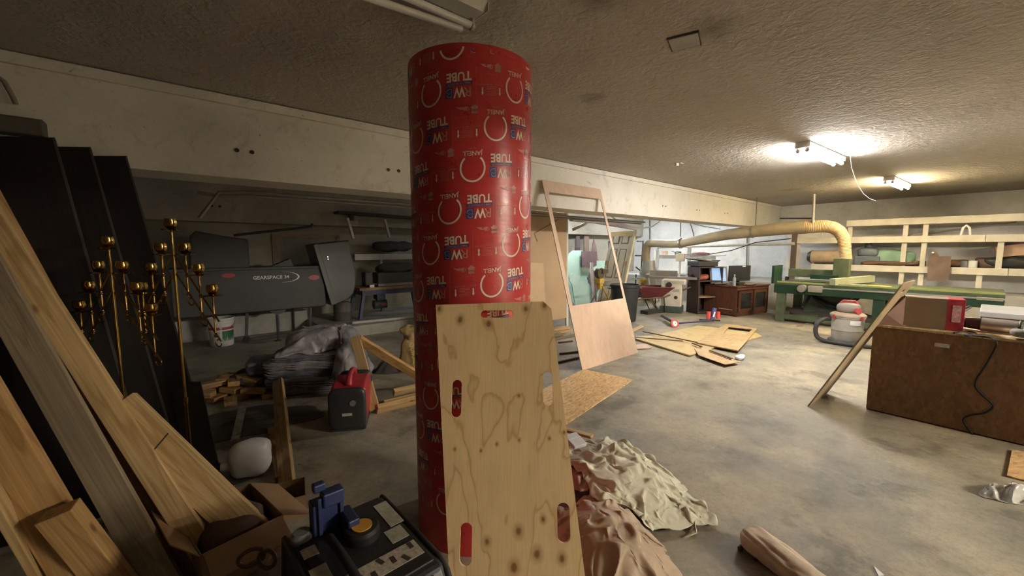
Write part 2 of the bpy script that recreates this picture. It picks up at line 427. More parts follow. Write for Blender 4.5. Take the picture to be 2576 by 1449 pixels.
# ceiling hatch
h = MB(); hc = BW(2.27, -1.20, CEIL-.006); h.box(hc, (.15, .15, .012), ANG+.35)
o = single('ceiling_cover', 'small grey square junction cover set flat in the ceiling', 'cover', h, M('hatch_grey', (.36, .34, .31), .7, bmp=.2), bevel=.003)
# dark gap lines: recessed frame around the cover
h = MB()
for a in range(4):
    q = ANG+.35+a*math.pi/2; h.box(hc+Vector((math.cos(q)*.078, math.sin(q)*.078, .001)), (.006, .164, .010), q)
obj('surround', h, M('hatch_dark', (.08, .07, .06), .9)).parent = o
bpy.data.objects['surround'].matrix_parent_inverse = o.matrix_world.inverted()
# ---------------------------------------------------------------- fluorescent lamps
WHITE_METAL = M('lamp_housing', (.62, .61, .57), .45, var=.06)
def tube_mat(name, col, s):
    m, nt, p = _nt(name); p.inputs['Base Color'].default_value = (.85, .85, .83, 1); p.inputs['Roughness'].default_value = .25
    p.inputs['Emission Color'].default_value = (*col, 1); p.inputs['Emission Strength'].default_value = s
    return m
COOL = tube_mat('tube_cool', (1.0, .975, .94), LAMP_COOL); WARM = tube_mat('tube_warm', (1, .80, .48), LAMP_WARM)
REAR = tube_mat('tube_rear', (.86, .93, 1.0), LAMP_REAR); ADDED_ROW = tube_mat('tube_added_row', (1.0, .90, .74), LAMP_ADDED)
OFF = tube_mat('tube_off', (1, 1, 1), 0)
def ceiling_light(label, x, y, ang, tm, group=None, one=False):
    t = Thing('ceiling_light', label, 'ceiling light', (x, y, CEIL), ang, group)
    h = MB(); h.prism([(-.055, 0), (.055, 0), (.07, -.02), (.045, -.062), (-.045, -.062), (-.07, -.02)], -.61, .61, Matrix(((0, 0, 1), (1, 0, 0), (0, 1, 0))))
    t.part('housing', h, WHITE_METAL)
    for e in (-1, 1): t.part('end_cap', MB().box((e*.612, 0, -.031), (.006, .142, .066)), WHITE_METAL)
    for s in (-1, 1):
        if one and s < 0: continue
        lamp = t.part('lamp_tube', MB().cyl((-.588, s*.043, -.088), (.588, s*.043, -.088), .0165, n=16), tm, smooth=40)
        for e in (-1, 1):
            t.part('socket', MB().box((e*.595, s*.043, -.076), (.014, .03, .05)).cyl((e*.604, s*.043, -.094), (e*.587, s*.043, -.094), .02, n=12), M('lamp_socket', (.55, .54, .5), .5), bevel=.002)
    return t
ceiling_light('cool white lit twin-tube fluorescent ceiling light, larger and nearer of two lit ones', 3.69, 4.87, R(36.2), COOL)
ceiling_light('warm yellowish lit twin-tube fluorescent ceiling light, smaller one near the back wall', 6.64, 6.99, R(36.5), WARM)
p = BW(.57, -1.66)
t = ceiling_light('unlit fluorescent ceiling light above the red form tube, one tube hanging loose', p.x, p.y, ANG, OFF, one=True)
t.part('loose_tube', MB().cyl((-.60, .10, -.16), (.555, .075, -.105), .0165, n=14), OFF, smooth=40)
for b, w, lb in ((8.3, -6.6, 'fluorescent ceiling light in the rear bay hidden behind the beam'), (11.2, -6.3, 'added unseen fluorescent ceiling light in the rear bay near the back wall')):  # the second one is added to brighten the back wall
    p = BW(b, w); ceiling_light(lb, p.x, p.y, ANG, REAR)
for w, lb in ((4.5, 'added unseen fluorescent light right of the view, nearest of three in a row'), (5.4, 'added unseen fluorescent light right of the view, middle of three in a row'), (6.2, 'added unseen fluorescent light right of the view, farthest of three in a row')):
    p = BW(4.95, w); ceiling_light(lb, p.x, p.y, ANG, ADDED_ROW)  # row added out of view to light the plywood board
# dangling white wire at the near lamp
wp = [F(2139, 390, CEIL-.02)]
for a, z in (((2142, 420), 2.52), ((2150, 445), 2.42), ((2160, 468), 2.33), ((2172, 487), 2.26), ((2188, 500), 2.2), ((2203, 505), 2.18)):
    q = onB(a[0], a[1], 6.62); wp.append(q)
single('lamp_wire', 'thin white wire dangling from the end of the near lit ceiling light', 'wire', MB().tube(wp, .0032, 6), M('white_wire', (.45, .43, .38), .6), smooth=60)
q = F(1703, 410, CEIL)
fl = MB().box(q+Vector((0, 0, -.02)), (.05, .03, .04), .4).box(q+Vector((.06, .01, -.004)), (.09, .04, .008), .7)
single('conduit_stub', 'small broken fitting hanging from the ceiling left of the lit lamp', 'fitting', fl, M('stub', (.5, .48, .42), .6), bevel=.004)
# ================================================================ red form tube
TUBE_C = Vector((-.2075, 2.085, 0)); TUBE_R = .305; TUBE_H = 2.35
def red_tube():
    m, nt, p = _nt('red_waxed_paper'); v = coords(nt, 'Object')
    a = noise(nt, v, 5, 5, .6); col = ramp(nt, a, [(.3, (.46, .032, .034)), (.7, (.58, .048, .046))])
    sc = ramp(nt, noise(nt, coords(nt, 'Object', (3, 3, 60)), 1.2, 4, .7), [(.3, .82), (.5, 1)])
    col = mixc(nt, .8, col, sc, 'MULTIPLY')
    sp = ramp(nt, noise(nt, v, 60, 3), [(.24, 1), (.28, 0)]); col = mixc(nt, sp, col, (.5, .2, .18))
    nt.links.new(col, p.inputs['Base Color']); p.inputs['Roughness'].default_value = .3
    rr = ramp(nt, noise(nt, v, 9, 5, .7), [(.3, .24), (.7, .42)]); nt.links.new(rr, p.inputs['Roughness'])
    bump(nt, p, noise(nt, coords(nt, 'Object', (4, 4, 22)), 1.5, 4), .12, .01)
    t = Thing('form_tube', 'tall red cardboard concrete form tube printed upside down with logos', 'form tube', TUBE_C)
    mb = MB(); n = 96; prof = [(TUBE_R, 0), (TUBE_R, TUBE_H), (TUBE_R-.008, TUBE_H), (TUBE_R-.008, 0)]
    for r, z in prof:
        for i in range(n):
            th = 2*math.pi*i/n; mb.v.append(Vector((r*math.cos(th), r*math.sin(th), z)))
    for j in range(4):
        for i in range(n): mb.f.append((j*n+i, j*n+(i+1) % n, ((j+1) % 4)*n+(i+1) % n, ((j+1) % 4)*n+i)); mb.mi.append(0)
    t.part('shell', mb, m, smooth=40)
    # the print runs round the tube on one helix, 5 repeats a little more than a turn
    P = R(76); rise = .173
    cdir = math.atan2(-TUBE_C.y, -TUBE_C.x)      # angle on the tube that faces the room's viewer
    def wrap(th, z, off):
        def fn(q):   # q in a flat panel: x to the right, y up
            a = cdir + (th + q[0]/TUBE_R); zz = z+q[1]+ (rise/(2*math.pi))*(q[0]/TUBE_R)
            rr = TUBE_R+off
            return Vector((rr*math.cos(a), rr*math.sin(a), zz))
        return fn
    def rects(x0, y0, x1, y1, nx=8):
        g = MB(); 
        for i in range(nx):
            a = x0+(x1-x0)*i/nx; b = x0+(x1-x0)*(i+1)/nx; g.quad((a, y0, 0), (b, y0, 0), (b, y1, 0), (a, y1, 0))
        return g
    def ring(cx, cy, rx, ry, w, a0=0, a1=360, n=40):
        g = MB()
        for i in range(n):
            s0, s1 = R(a0+(a1-a0)*i/n), R(a0+(a1-a0)*(i+1)/n)
            g.quad((cx+rx*math.cos(s0), cy+ry*math.sin(s0), 0), (cx+rx*math.cos(s1), cy+ry*math.sin(s1), 0), (cx+(rx-w)*math.cos(s1), cy+(ry-w)*math.sin(s1), 0), (cx+(rx-w)*math.cos(s0), cy+(ry-w)*math.sin(s0), 0))
        return g
    def txt(body, size, cx, cy, bold=0, sx=1):
        v, f = text(body, size, bold); return MB().add([Vector((cx-q.x*sx, cy-q.y, 0)) for q in v], f)   # upside down
    white = MB(); pale = MB(); blue = MB()
    def emit(dst, g, fn):
        dst.add([fn(v) for v in g.v], g.f)
    for k in range(-54, 20):
        th = R(1)+P*k; z0 = 1.83+rise*(th/(2*math.pi))
        if z0 < .08 or z0 > TUBE_H+.06: continue
        def clip(g):
            h = MB()
            for f, mi in zip(g.f, g.mi):
                if max(g.v[i].y for i in f)+z < TUBE_H-.02: h.add([g.v[i] for i in f], [tuple(range(len(f)))])
            return h
        z = z0
        fn = wrap(th, z0, .0009); fb = wrap(th, z0, .0006)
        emit(white, clip(ring(0, 0, .057, .061, .0082, 130, 410)), fn)       # ring, open at the side of the name
        emit(white, clip(txt('JANELL', .027, 0, .064, .012, 1.0)), fn)
        emit(pale, clip(txt('concrete', .010, 0, .083)), fn)
        th2 = th+R(25.5); z = 1.83+rise*(th2/(2*math.pi)); fn = wrap(th2, z, .0009); fb = wrap(th2, z, .0006)
        emit(white, clip(txt('TUBE', .050, 0, .042, .03, .92)), fn)
        emit(blue, clip(rects(-.058, .006, .058, .019)), fb)
        emit(pale, clip(txt('FAMILY OF PRODUCTS', .0098, 0, .0125, .01)), fn)
        emit(pale, clip(txt('R', .058, .038, -.022, .002)), fn)
        emit(white, clip(txt('W', .058, .002, -.022, .03, .8)), fn)
        emit(blue, clip(rects(-.060, -.044, -.026, .001, 3)), fb)
        emit(white, clip(txt('B', .052, -.043, -.021, -.005)), wrap(th2, z, .0008))
        emit(blue, clip(txt('B', .048, -.043, -.021, -.008)), fn)
        th3 = th+R(39.5); z = 1.83+rise*(th3/(2*math.pi)); emit(pale, clip(rects(-.0006, -.09, .0006, .075, 1)), wrap(th3, z, .0009))
        th4 = th+R(52); z = 1.83+rise*(th4/(2*math.pi)); fn = wrap(th4, z, .0009)
        hs = MB(); hs.prism([(.018, .075), (.046, .075), (.046, .056), (.05, .056), (.032, .042), (.014, .056), (.018, .056)][::-1], 0, .0001)
        emit(pale, clip(MB().add([(.018, .075, 0), (.046, .075, 0), (.046, .058, 0), (.018, .058, 0)], [(0, 1, 2, 3)])), fn)
        emit(pale, clip(MB().add([(.013, .082, 0), (.051, .082, 0), (.032, .096, 0)], [(0, 1, 2)])), fn)
        emit(pale, clip(MB().add([(.018, .082, 0), (.046, .082, 0), (.046, .066, 0), (.018, .066, 0)], [(0, 1, 2, 3)])), fn)
        emit(pale, clip(MB().add([(-.05, .088, 0), (0, .085, 0), (0, .073, 0), (-.03, .076, 0)], [(0, 1, 2, 3)])), fn)
        emit(pale, clip(ring(-.004, .078, .012, .010, .003, n=14)), fn)
        for (x0, y0, x1, y1) in ((-.045, .046, .045, .0465), (-.045, .012, .045, .0125), (-.045, .012, -.0445, .0465), (.0445, .012, .045, .0465)): emit(pale, clip(rects(x0, y0, x1, y1, 4)), fn)
        emit(pale, clip(txt('PRODUCT   SPECIFICATION', .009, 0, .004)), fn)
        for j in range(6): emit(pale, clip(rects(-.026+.003*(j % 3), -.040+j*.0068, .026-.002*(j % 2), -.0386+j*.0068, 4)), fn)
        for s in (-1, 1):
            emit(white, clip(rects(s*.04-.003, -.036, s*.04+.003, -.008, 1)), fn)
            emit(white, clip(MB().add([(s*.04-.006, -.030, 0), (s*.04+.006, -.030, 0), (s*.04, -.042, 0)], [(0, 1, 2)])), fn)
    t.part('white_print', white, M('print_white', (.80, .69, .58), .45, var=.12))
    t.part('faint_print', pale, M('print_pale', (.55, .24, .21), .45, var=.2))
    t.part('blue_print', blue, M('print_blue', (.055, .055, .19), .45, var=.25))
red_tube()
# ================================================================ plywood carry board leaning on the tube
def ply_mat(name, lt, dk, knots, sc=1.0, gax='Y'):
    m, nt, p = _nt(name); p.inputs['Roughness'].default_value = .6; p.inputs['Specular IOR Level'].default_value = .3
    v = coords(nt, 'Object', (2.5*sc, .95*sc, 1) if gax == 'Y' else (.95*sc, 2.5*sc, 1), loc=(1.7, .4, 0))
    n1 = noise(nt, v, 1.25, 4, .42, .35)
    mul = ND(nt, 'ShaderNodeMath', operation='MULTIPLY'); nt.links.new(n1, mul.inputs[0]); mul.inputs[1].default_value = 10
    fr = ND(nt, 'ShaderNodeMath', operation='FRACT'); nt.links.new(mul.outputs[0], fr.inputs[0])
    col = ramp(nt, fr.outputs[0], [(0, tuple(x*.95 for x in lt)), (.25, lt), (.84, tuple(x*.94 for x in lt)), (.95, dk), (1, tuple(x*.95 for x in lt))])
    f = noise(nt, coords(nt, 'Object', (160*sc, 6, 1) if gax == 'Y' else (6, 160*sc, 1)), 1, 3)
    col = mixc(nt, .5, col, ramp(nt, f, [(.3, .80), (.6, 1)]), 'MULTIPLY')
    b = noise(nt, v, 2.2, 4); col = mixc(nt, .5, col, ramp(nt, b, [(.3, .84), (.6, 1)]), 'MULTIPLY')
    tcv = coords(nt, 'Object', (1, 1, 0))
    wob = noise(nt, tcv, 30, 2)
    for (x, y, r) in knots:
        sb = nt.nodes.new('ShaderNodeVectorMath'); sb.operation = 'SUBTRACT'; nt.links.new(tcv, sb.inputs[0]); sb.inputs[1].default_value = (x, y, 0)
        s2 = nt.nodes.new('ShaderNodeVectorMath'); s2.operation = 'MULTIPLY'; nt.links.new(sb.outputs[0], s2.inputs[0]); s2.inputs[1].default_value = (1.15, .85, 0)
        ln = nt.nodes.new('ShaderNodeVectorMath'); ln.operation = 'LENGTH'; nt.links.new(s2.outputs[0], ln.inputs[0])
        ad = ND(nt, 'ShaderNodeMath', operation='MULTIPLY_ADD'); nt.links.new(wob, ad.inputs[0]); ad.inputs[1].default_value = r*.7; nt.links.new(ln.outputs['Value'], ad.inputs[2])
        k1 = ramp(nt, ad.outputs[0], [(r*.9, 1), (r*2.6, 0)]); col = mixc(nt, k1, col, tuple(x*.72 for x in dk))
        k2 = ramp(nt, ad.outputs[0], [(r*.85, 1), (r*1.25, 0)]); col = mixc(nt, k2, col, (.25, .13, .05))
    nt.links.new(col, p.inputs['Base Color']); bump(nt, p, f, .06, .002)
    return m
pn = Vector((0, -1, .3725)).normalized(); pp = Vector((0, 1.304, 0))
ux = Vector((1, 0, 0)); uy = pn.cross(ux)
O0 = onP(1240, 1100, pp, pn)
def pl(px, py):
    q = onP(px, py, pp, pn)-O0; return (q.dot(ux), q.dot(uy))
bl = (1130-35*.21, 1449); 
BLc = pl(1130, 1449); BRc = pl(1472, 1449); TLc = pl(1096, 767); TRc = pl(1386, 757)
def ext(t, b, y): k = (y-t[1])/(b[1]-t[1]); return (t[0]+(b[0]-t[0])*k, y)
zfoot = -(O0.z/uy.z)+.012
out = [ext(TLc, BLc, zfoot), ext(TRc, BRc, zfoot), pl(1387, 777), pl(1367, 758), TLc]
hl = []
for (x0, y0, x1, y1) in ((1209, 780, 1291, 799), (1136, 955, 1161, 1049), (1366, 934, 1391, 1020), (1157, 1314, 1187, 1424), (1402, 1264, 1434, 1366)):
    a = pl((x0+x1)/2, (y0+y1)/2); l = pl(x0, (y0+y1)/2); r_ = pl(x1, (y0+y1)/2); tq = pl((x0+x1)/2, y0); bq = pl((x0+x1)/2, y1)
    hl.append(slot(a[0], a[1], r_[0]-l[0], tq[1]-bq[1]))
kn = [(*pl(x, y), r) for x, y, r in ((1105, 777, .012), (1158, 804, .014), (1229, 815, .015), (1323, 777, .012), (1370, 768, .012), (1225, 1363, .012), (1304, 1337, .015), (1351, 1394, .016), (1414, 1405, .014), (1366, 1306, .010), (1293, 1428, .017), (1305, 996, .006), (1306, 1107, .006), (1250, 1117, .006), (1210, 1134, .005), (1144, 1130, .006), (1419, 1088, .006), (1382, 1103, .006))]
Mx = Matrix.Translation(O0-pn*.006)@Matrix((ux, uy, pn)).transposed().to_4x4()
o = plate('plywood_carry_board', out, hl, .012, ply_mat('pine_plywood', (.86, .625, .34), (.62, .40, .18), kn), Mx)
tag(o, 'pale pine plywood board with five handle slots leaning on the red form tube', 'board')
# ================================================================ tall luan panel with a big cut-out, leaning on the beam
f0, f1 = F(1465, 933), F(1590, 893)
xdir = (f1-f0).normalized()
tl = onW(1424, 467, -3.79)
pn2 = xdir.cross((tl-f0)).normalized()
if pn2.y > 0: pn2 = -pn2
yd = pn2.cross(xdir); yd = yd if yd.z > 0 else -yd
def p2l(px, py):
    q = onP(px, py, f0, pn2)-f0; return (q.dot(xdir), q.dot(yd))
c = [p2l(*a) for a in ((1465, 933), (1590, 893), (1567, 481), (1424, 467))]
wv = (c[1][0]+c[2][0]-c[0][0]-c[3][0])/2; hv = (c[2][1]+c[3][1])/2
ho = [p2l(*a) for a in ((1461, 765), (1583, 749), (1565, 506), (1437, 494))]
hx0, hx1 = .07, wv-.05; hy0 = (ho[0][1]+ho[1][1])/2; hy1 = (ho[2][1]+ho[3][1])/2
def rrect(x0, y0, x1, y1, r, n=5):
    pts = []
    for cx, cy, a0 in ((x1-r, y1-r, 0), (x0+r, y1-r, 90), (x0+r, y0+r, 180), (x1-r, y0+r, 270)):
        for i in range(n+1):
            a = R(a0+90*i/n); pts.append((cx+r*math.cos(a), cy+r*math.sin(a)))
    return pts
hole = rrect(hx0, hy0, hx1, hy1, .004); hole2 = rrect(hx0, hy1-.4, hx1, hy1, .05)
hole = [q for q in rrect(hx0, hy0, hx1, hy1, .045) if q[1] > hy0+.2]+[(hx0, hy0), (hx1, hy0)]
LUAN = ply_mat('luan_plywood', (.66, .475, .345), (.60, .415, .295), [], .8)
Mx = Matrix.Translation(f0)@Matrix((xdir, yd, xdir.cross(yd))).transposed().to_4x4()
o = plate('cutout_plywood', [(0, .004), (wv, .004), (wv, hv), (0, hv)], [hole], .009, LUAN, Mx)
tag(o, 'tall pinkish plywood sheet with a big rectangular cut-out leaning against the beam', 'panel')
# ================================================================ strand board workbench box on the right
OSB_SHADED = OSB('shaded_strand_board', (.21, .12, .062), (.168, .093, .047), 34)  # bench sides: shade put into the colour, darker than the top
OSB_LIGHT = OSB('light_strand_board', (.64, .43, .22), (.42, .25, .11), 60)
bb, w0b = 4.80, -.63
ztop = onB(2207, 817, bb).z
print('bench z', ztop)
wb = Thing('workbench_box', 'large strand board bench box with shade-darkened sides and a tool-littered top', 'workbench', BW(bb+.6, w0b+1.3), ANG)
wb.part('front_panel', MB().box(BW(bb, w0b+1.3, ztop/2), (.018, 2.6, ztop-.02), ANG), OSB_SHADED, world=True)
wb.part('back_panel', MB().box(BW(bb+1.2, w0b+1.3, ztop/2), (.018, 2.6, ztop-.02), ANG), OSB_SHADED, world=True)
wb.part('side_panel', MB().box(BW(bb+.6, w0b+.005, ztop/2), (1.18, .018, ztop-.02), ANG), OSB_SHADED, world=True)
wb.part('side_panel', MB().box(BW(bb+.6, w0b+2.595, ztop/2), (1.18, .018, ztop-.02), ANG), OSB_SHADED, world=True)
OSB_TOP = OSB('bench_top_strand_board', (.46, .35, .20), (.30, .20, .10), 26)
wb.part('bench_top', MB().box(BW(bb+.6, w0b+1.3, ztop-.006), (1.24, 2.64, .02), ANG), OSB_TOP, world=True, bevel=.003)
q = onB(2370, 869, bb-.010)
wb.part('sticker', MB().box(q, (.002, .085, .032), ANG), M('sticker_white', (.5, .5, .5), .5, var=.3, vs=60), world=True)
# ================================================================ soft-shape helpers
from mathutils import noise as mnoise
def softbox(size, amp=.0, freq=4.0, seed=0, cuts=9, p=5.0, fold=0, fdep=.02, taper=0):
    """rounded lump: a subdivided box pulled towards a superellipsoid and roughened"""
    bm = bmesh.new(); bmesh.ops.create_cube(bm, size=2.0)
    bmesh.ops.subdivide_edges(bm, edges=bm.edges[:], cuts=cuts, use_grid_fill=True)
    mb = MB(); bm.verts.ensure_lookup_table()
    for v in bm.verts:
        c = v.co; l = (abs(c.x)**p+abs(c.y)**p+abs(c.z)**p)**(1/p); c = c/l
        if fold:
            k = 1-fdep*abs(math.sin(fold*math.pi*(c.z+1)/2)); c = Vector((c.x*k, c.y*k, c.z))
        if taper: c = Vector((c.x*(1-taper*(c.z+1)/2), c.y*(1-taper*(c.z+1)/2), c.z))
        q = Vector((c.x*size[0]/2, c.y*size[1]/2, c.z*size[2]/2))
        if amp:
            n = mnoise.noise_vector(q*freq+Vector((seed*7.3, seed*3.1, seed))); q += n*amp
        mb.v.append(q)
    mb.f = [tuple(v.index for v in f.verts) for f in bm.faces]; mb.mi = [0]*len(mb.f)
    bm.free(); return mb
def place(mb, loc, rotz=0, rot=None):
    m = rot if rot is not None else Matrix.Rotation(rotz, 3, 'Z'); loc = Vector(loc)
    mb.v = [m@v+loc for v in mb.v]; return mb
def ridge(x): return 1.15-1.15*math.exp(-(x*1.8)**2)
def drape(outline, hfun, dirs, nu=120, nv=30, amp=.03, freq=5, seed=0, zmin=.004, edge=.25):
    """cloth thrown over a heap: outline on the floor, height function, folds running along dirs"""
    n = len(outline); cx = sum(p[0] for p in outline)/n; cy = sum(p[1] for p in outline)/n
    seg = []; tot = 0
    for i in range(n):
        a, b = Vector(outline[i]).to_2d(), Vector(outline[(i+1) % n]).to_2d(); seg.append((tot, a, b)); tot += (b-a).length
    def edge_pt(u):
        d = u*tot
        for (t, a, b) in reversed(seg):
            if d >= t-1e-9: return a+(b-a)*min(1, (d-t)/max(1e-6, (b-a).length))
    ca, sa = math.cos(dirs), math.sin(dirs)
    def fn(u, v):
        e = edge_pt(u % 1.0); k = v; x = cx+(e.x-cx)*k; y = cy+(e.y-cy)*k
        wob = mnoise.noise(Vector((x*3+seed, y*3, 1.7)))*.12
        a = (x*ca+y*sa); b = (-x*sa+y*ca)+wob
        f = ridge(2*mnoise.noise(Vector((b*freq, a*freq*.22, seed*1.3))))-.55
        g = ridge(2*mnoise.noise(Vector((b*freq*2.3+9, a*freq*.6, seed*2.7+4))))-.55
        fade = 1-max(0, (k-(1-edge))/edge)**2*.75
        h = ridge(2*mnoise.noise(Vector((b*freq*5+3, a*freq*2.2, seed+8))))-.55
        z = hfun(x, y)*(1-k**6*.9)+amp*(f+.45*g+.07*h)*fade
        return Vector((x, y, max(zmin, z)))
    return MB().grid(fn, nu, nv, closed_u=True)
def hump(cx, cy, sx, sy, H, rot=0, base=0):
    c, s_ = math.cos(rot), math.sin(rot)
    def f(x, y):
        u = ((x-cx)*c+(y-cy)*s_)/sx; v = (-(x-cx)*s_+(y-cy)*c)/sy; return base+H*math.exp(-(u*u+v*v)**1.5)
    return f
def oval(cx, cy, rx, ry, rot=0, n=40, wob=.08, seed=1):
    o = []
    for i in range(n):
        a = 2*math.pi*i/n; k = 1+wob*math.sin(3*a+seed)+wob*.6*math.sin(7*a+seed*2)
        x, y = rx*k*math.cos(a), ry*k*math.sin(a); o.append((cx+x*math.cos(rot)-y*math.sin(rot), cy+x*math.sin(rot)+y*math.cos(rot)))
    return o
def cloth_drop(sheet, colliders, frames=34, grow=-.25, bend=.6, mass=.35, fric=12, quality=6, selfc=False):
    """let a sheet fall on the colliders and return the settled mesh"""
    me = sheet.mesh('sheet'); o = bpy.data.objects.new('sheet', me); COL.objects.link(o)
    k = o.modifiers.new('cloth', 'CLOTH'); s = k.settings
    s.quality = quality; s.mass = mass; s.bending_stiffness = bend; s.tension_stiffness = 12; s.compression_stiffness = 12; s.shear_stiffness = 4
    s.tension_damping = 8; s.compression_damping = 8; s.shear_damping = 6; s.bending_damping = 1.0
    s.shrink_min = grow; s.air_damping = 2.5
    k.collision_settings.distance_min = .006; k.collision_settings.friction = fric; k.collision_settings.collision_quality = 3
    k.collision_settings.use_self_collision = selfc
    if selfc: k.collision_settings.self_distance_min = .006
    k.point_cache.frame_start = 1; k.point_cache.frame_end = frames
    tmp = []
    for c in colliders:
        q = bpy.data.objects.new('collider', c if isinstance(c, bpy.types.Mesh) else c.mesh('collider')); COL.objects.link(q); tmp.append(q)
        q.modifiers.new('col', 'COLLISION'); q.collision.thickness_outer = .006; q.collision.use_culling = False; q.collision.cloth_friction = fric
    for f in range(1, frames+1): SC.frame_set(f)
    dg = bpy.context.evaluated_depsgraph_get()
    res = bpy.data.meshes.new_from_object(o.evaluated_get(dg))
    for q in tmp+[o]: bpy.data.objects.remove(q)
    SC.frame_set(1)
    mb = MB(); mb.v = [v.co.copy() for v in res.vertices]; mb.f = [tuple(p.vertices) for p in res.polygons]; mb.mi = [0]*len(mb.f)
    bpy.data.meshes.remove(res); return mb
def sheet(cx, cy, sx, sy, rot, z0, seed, nx, ny, amp=.034, n1=5, skew=.8):
    """a sheet already gathered into irregular pleats, so it settles crumpled"""
    def fn(u, v):
        x = (u-.5)*sx; y = (v-.5)*sy
        w1 = 1.1*mnoise.noise(Vector((x*4, y*4, seed))); w2 = 1.1*mnoise.noise(Vector((x*4+7, y*4, seed+3)))
        a1 = .55+.6*mnoise.noise(Vector((x*3, y*3, seed+11)))
        z = z0+amp*a1*math.sin(2*math.pi*((u+skew*v)*n1*.8+w1))+amp*.8*(1-a1)*math.sin(2*math.pi*((v-.5*u)*n1*1.1+w2))
        x2 = x+.02*math.sin(2*math.pi*(v*2.2+w2)); y2 = y+.025*math.sin(2*math.pi*(u*1.7+w1))
        return Vector((cx+x2*math.cos(rot)-y2*math.sin(rot), cy+x2*math.sin(rot)+y2*math.cos(rot), z))
    return MB().grid(fn, nx, ny)
def colm(mb): q = MB(); q.v = list(mb.v); q.f = list(mb.f); q.mi = list(mb.mi); return q
# ================================================================ timber and doors leaning at the left
PINE = WOOD('pine_stud', (.56, .385, .185), (.43, .27, .115), knots=.7, knotc=(.20, .085, .03))
PINE2 = WOOD('pine_stud_orange', (.48, .29, .12), (.35, .19, .07), knots=.5, knotc=(.16, .07, .03))
PINE3 = WOOD('weathered_board', (.30, .235, .155), (.23, .175, .11), knots=.2)
PINE4 = WOOD('reddish_board', (.26, .14, .065), (.18, .09, .04), knots=.2)
def lean(label, lo, hi, t_hi, w, h, mat, upv=(.3, -1, .5), to_wall=True, ext=1.0, zlo=0.02, name='timber'):
    p0 = F(lo[0], lo[1], zlo); r = ray(*hi); p1 = Vector((0, 0, EYE))+r*t_hi
    d = p1-p0
    if to_wall:
        b0 = p0.x*BX+p0.y*BY; bd = d.x*BX+d.y*BY; k = min((-1.05-b0)/bd, (2.55-p0.z)/d.z); p1 = p0+d*k
    return board(name, label, 'timber', p0, p1, w, h, mat, up=upv, group='timber leaning at the left')
lean('long pale pine stud leaning at the left, beside the marked plank', (548, 1440), (40, 650), 1.80, .095, .045, PINE)
lean('short wide pine plank with a pencilled line near its sawn top end', (690, 1395), (296, 1018), 1.82, .15, .042, PINE, to_wall=False)
lean('weathered grey board leaning at the left, behind the long pale stud', (440, 1520), (30, 790), 1.72, .12, .03, PINE3)
lean('orange pine board at the lower left corner, below the grey board', (300, 1600), (20, 1130), 1.45, .14, .045, PINE2)
lean('short orange pine offcut with its square end showing at the lower left', (345, 1540), (145, 1285), 1.42, .10, .07, PINE2, to_wall=False)
lean('reddish brown board between the grey board and the long pale stud', (480, 1450), (230, 1020), 1.86, .07, .03, PINE4)
lean('thin pine batten at the very bottom left corner', (190, 1600), (10, 1290), 1.40, .03, .05, PINE)
lean('second long pine stud higher up at the left edge, beside the doors', (470, 1395), (10, 560), 1.95, .06, .09, PINE2)
# pencil line on the short plank
pm = bpy.data.objects['timber.001']
ln = MB().box((pm.dimensions.x*.5-.26, 0, .0215), (.006, .12, .001), .25)
obj('pencil_line', ln, M('pencil', (.03, .025, .02), .9), pm)
DOOR_D = WOOD('dark_door_veneer', (.014, .0085, .006), (.009, .006, .004), axis='Z', knots=0, rough=.75)
def dark_door(label, b, w, wd, zt, col):
    """flush slab door leaning on the beam"""
    p0 = BW(b, w, 0.01); p1 = BW(b-.33, w-.60, zt); d = (p1-p0).normalized(); x = Vector((BX, BY, 0)); x = (x-d*x.dot(d)).normalized(); n = x.cross(d)
    L = (p1-p0).length; Mx = Matrix.Translation(p0)@Matrix((x, n, d)).transposed().to_4x4()
    t = Thing('slab_door', label, 'door', p0, rot=Matrix((x, n, d)).transposed(), group='dark doors leaning at the left')
    t.part('slab', MB().box((-wd/2, 0, L/2+.02), (wd-.012, .034, L)), col, bevel=.002)
    t.part('edge_strip', MB().box((-.004, 0, L/2+.02), (.010, .036, L)), M('door_edge', (.05, .042, .034), .7))
    t.part('edge_strip', MB().box((-wd+.004, 0, L/2+.02), (.010, .036, L)), M('door_edge'))
    return t
dark_door('dark brown slab door leaning at the left, hindmost with the rightmost edge', .10, -3.20, .7, 2.08, DOOR_D)
dark_door('dark brown slab door leaning at the left, second from the right', -.06, -3.13, .7, 2.10, DOOR_D)
dark_door('dark brown slab door leaning at the left, third from the right', -.20, -3.06, .7, 2.12, DOOR_D)
# black glossy sheet at the foot of the doors
q0, q1, q2, q3 = F(470, 1240), F(562, 1225), onP(505, 960, BW(.10, -3.04), (.3, -1, .25)), onP(440, 960, BW(.10, -3.04), (.3, -1, .25))
s = MB().quad(q0, q1, q2, q3)
single('dark_sheet', 'dark glossy sheet standing at the foot of the leaning doors', 'sheet', s, M('dark_gloss', (.022, .02, .018), .25, bmp=.1), solid=.012)
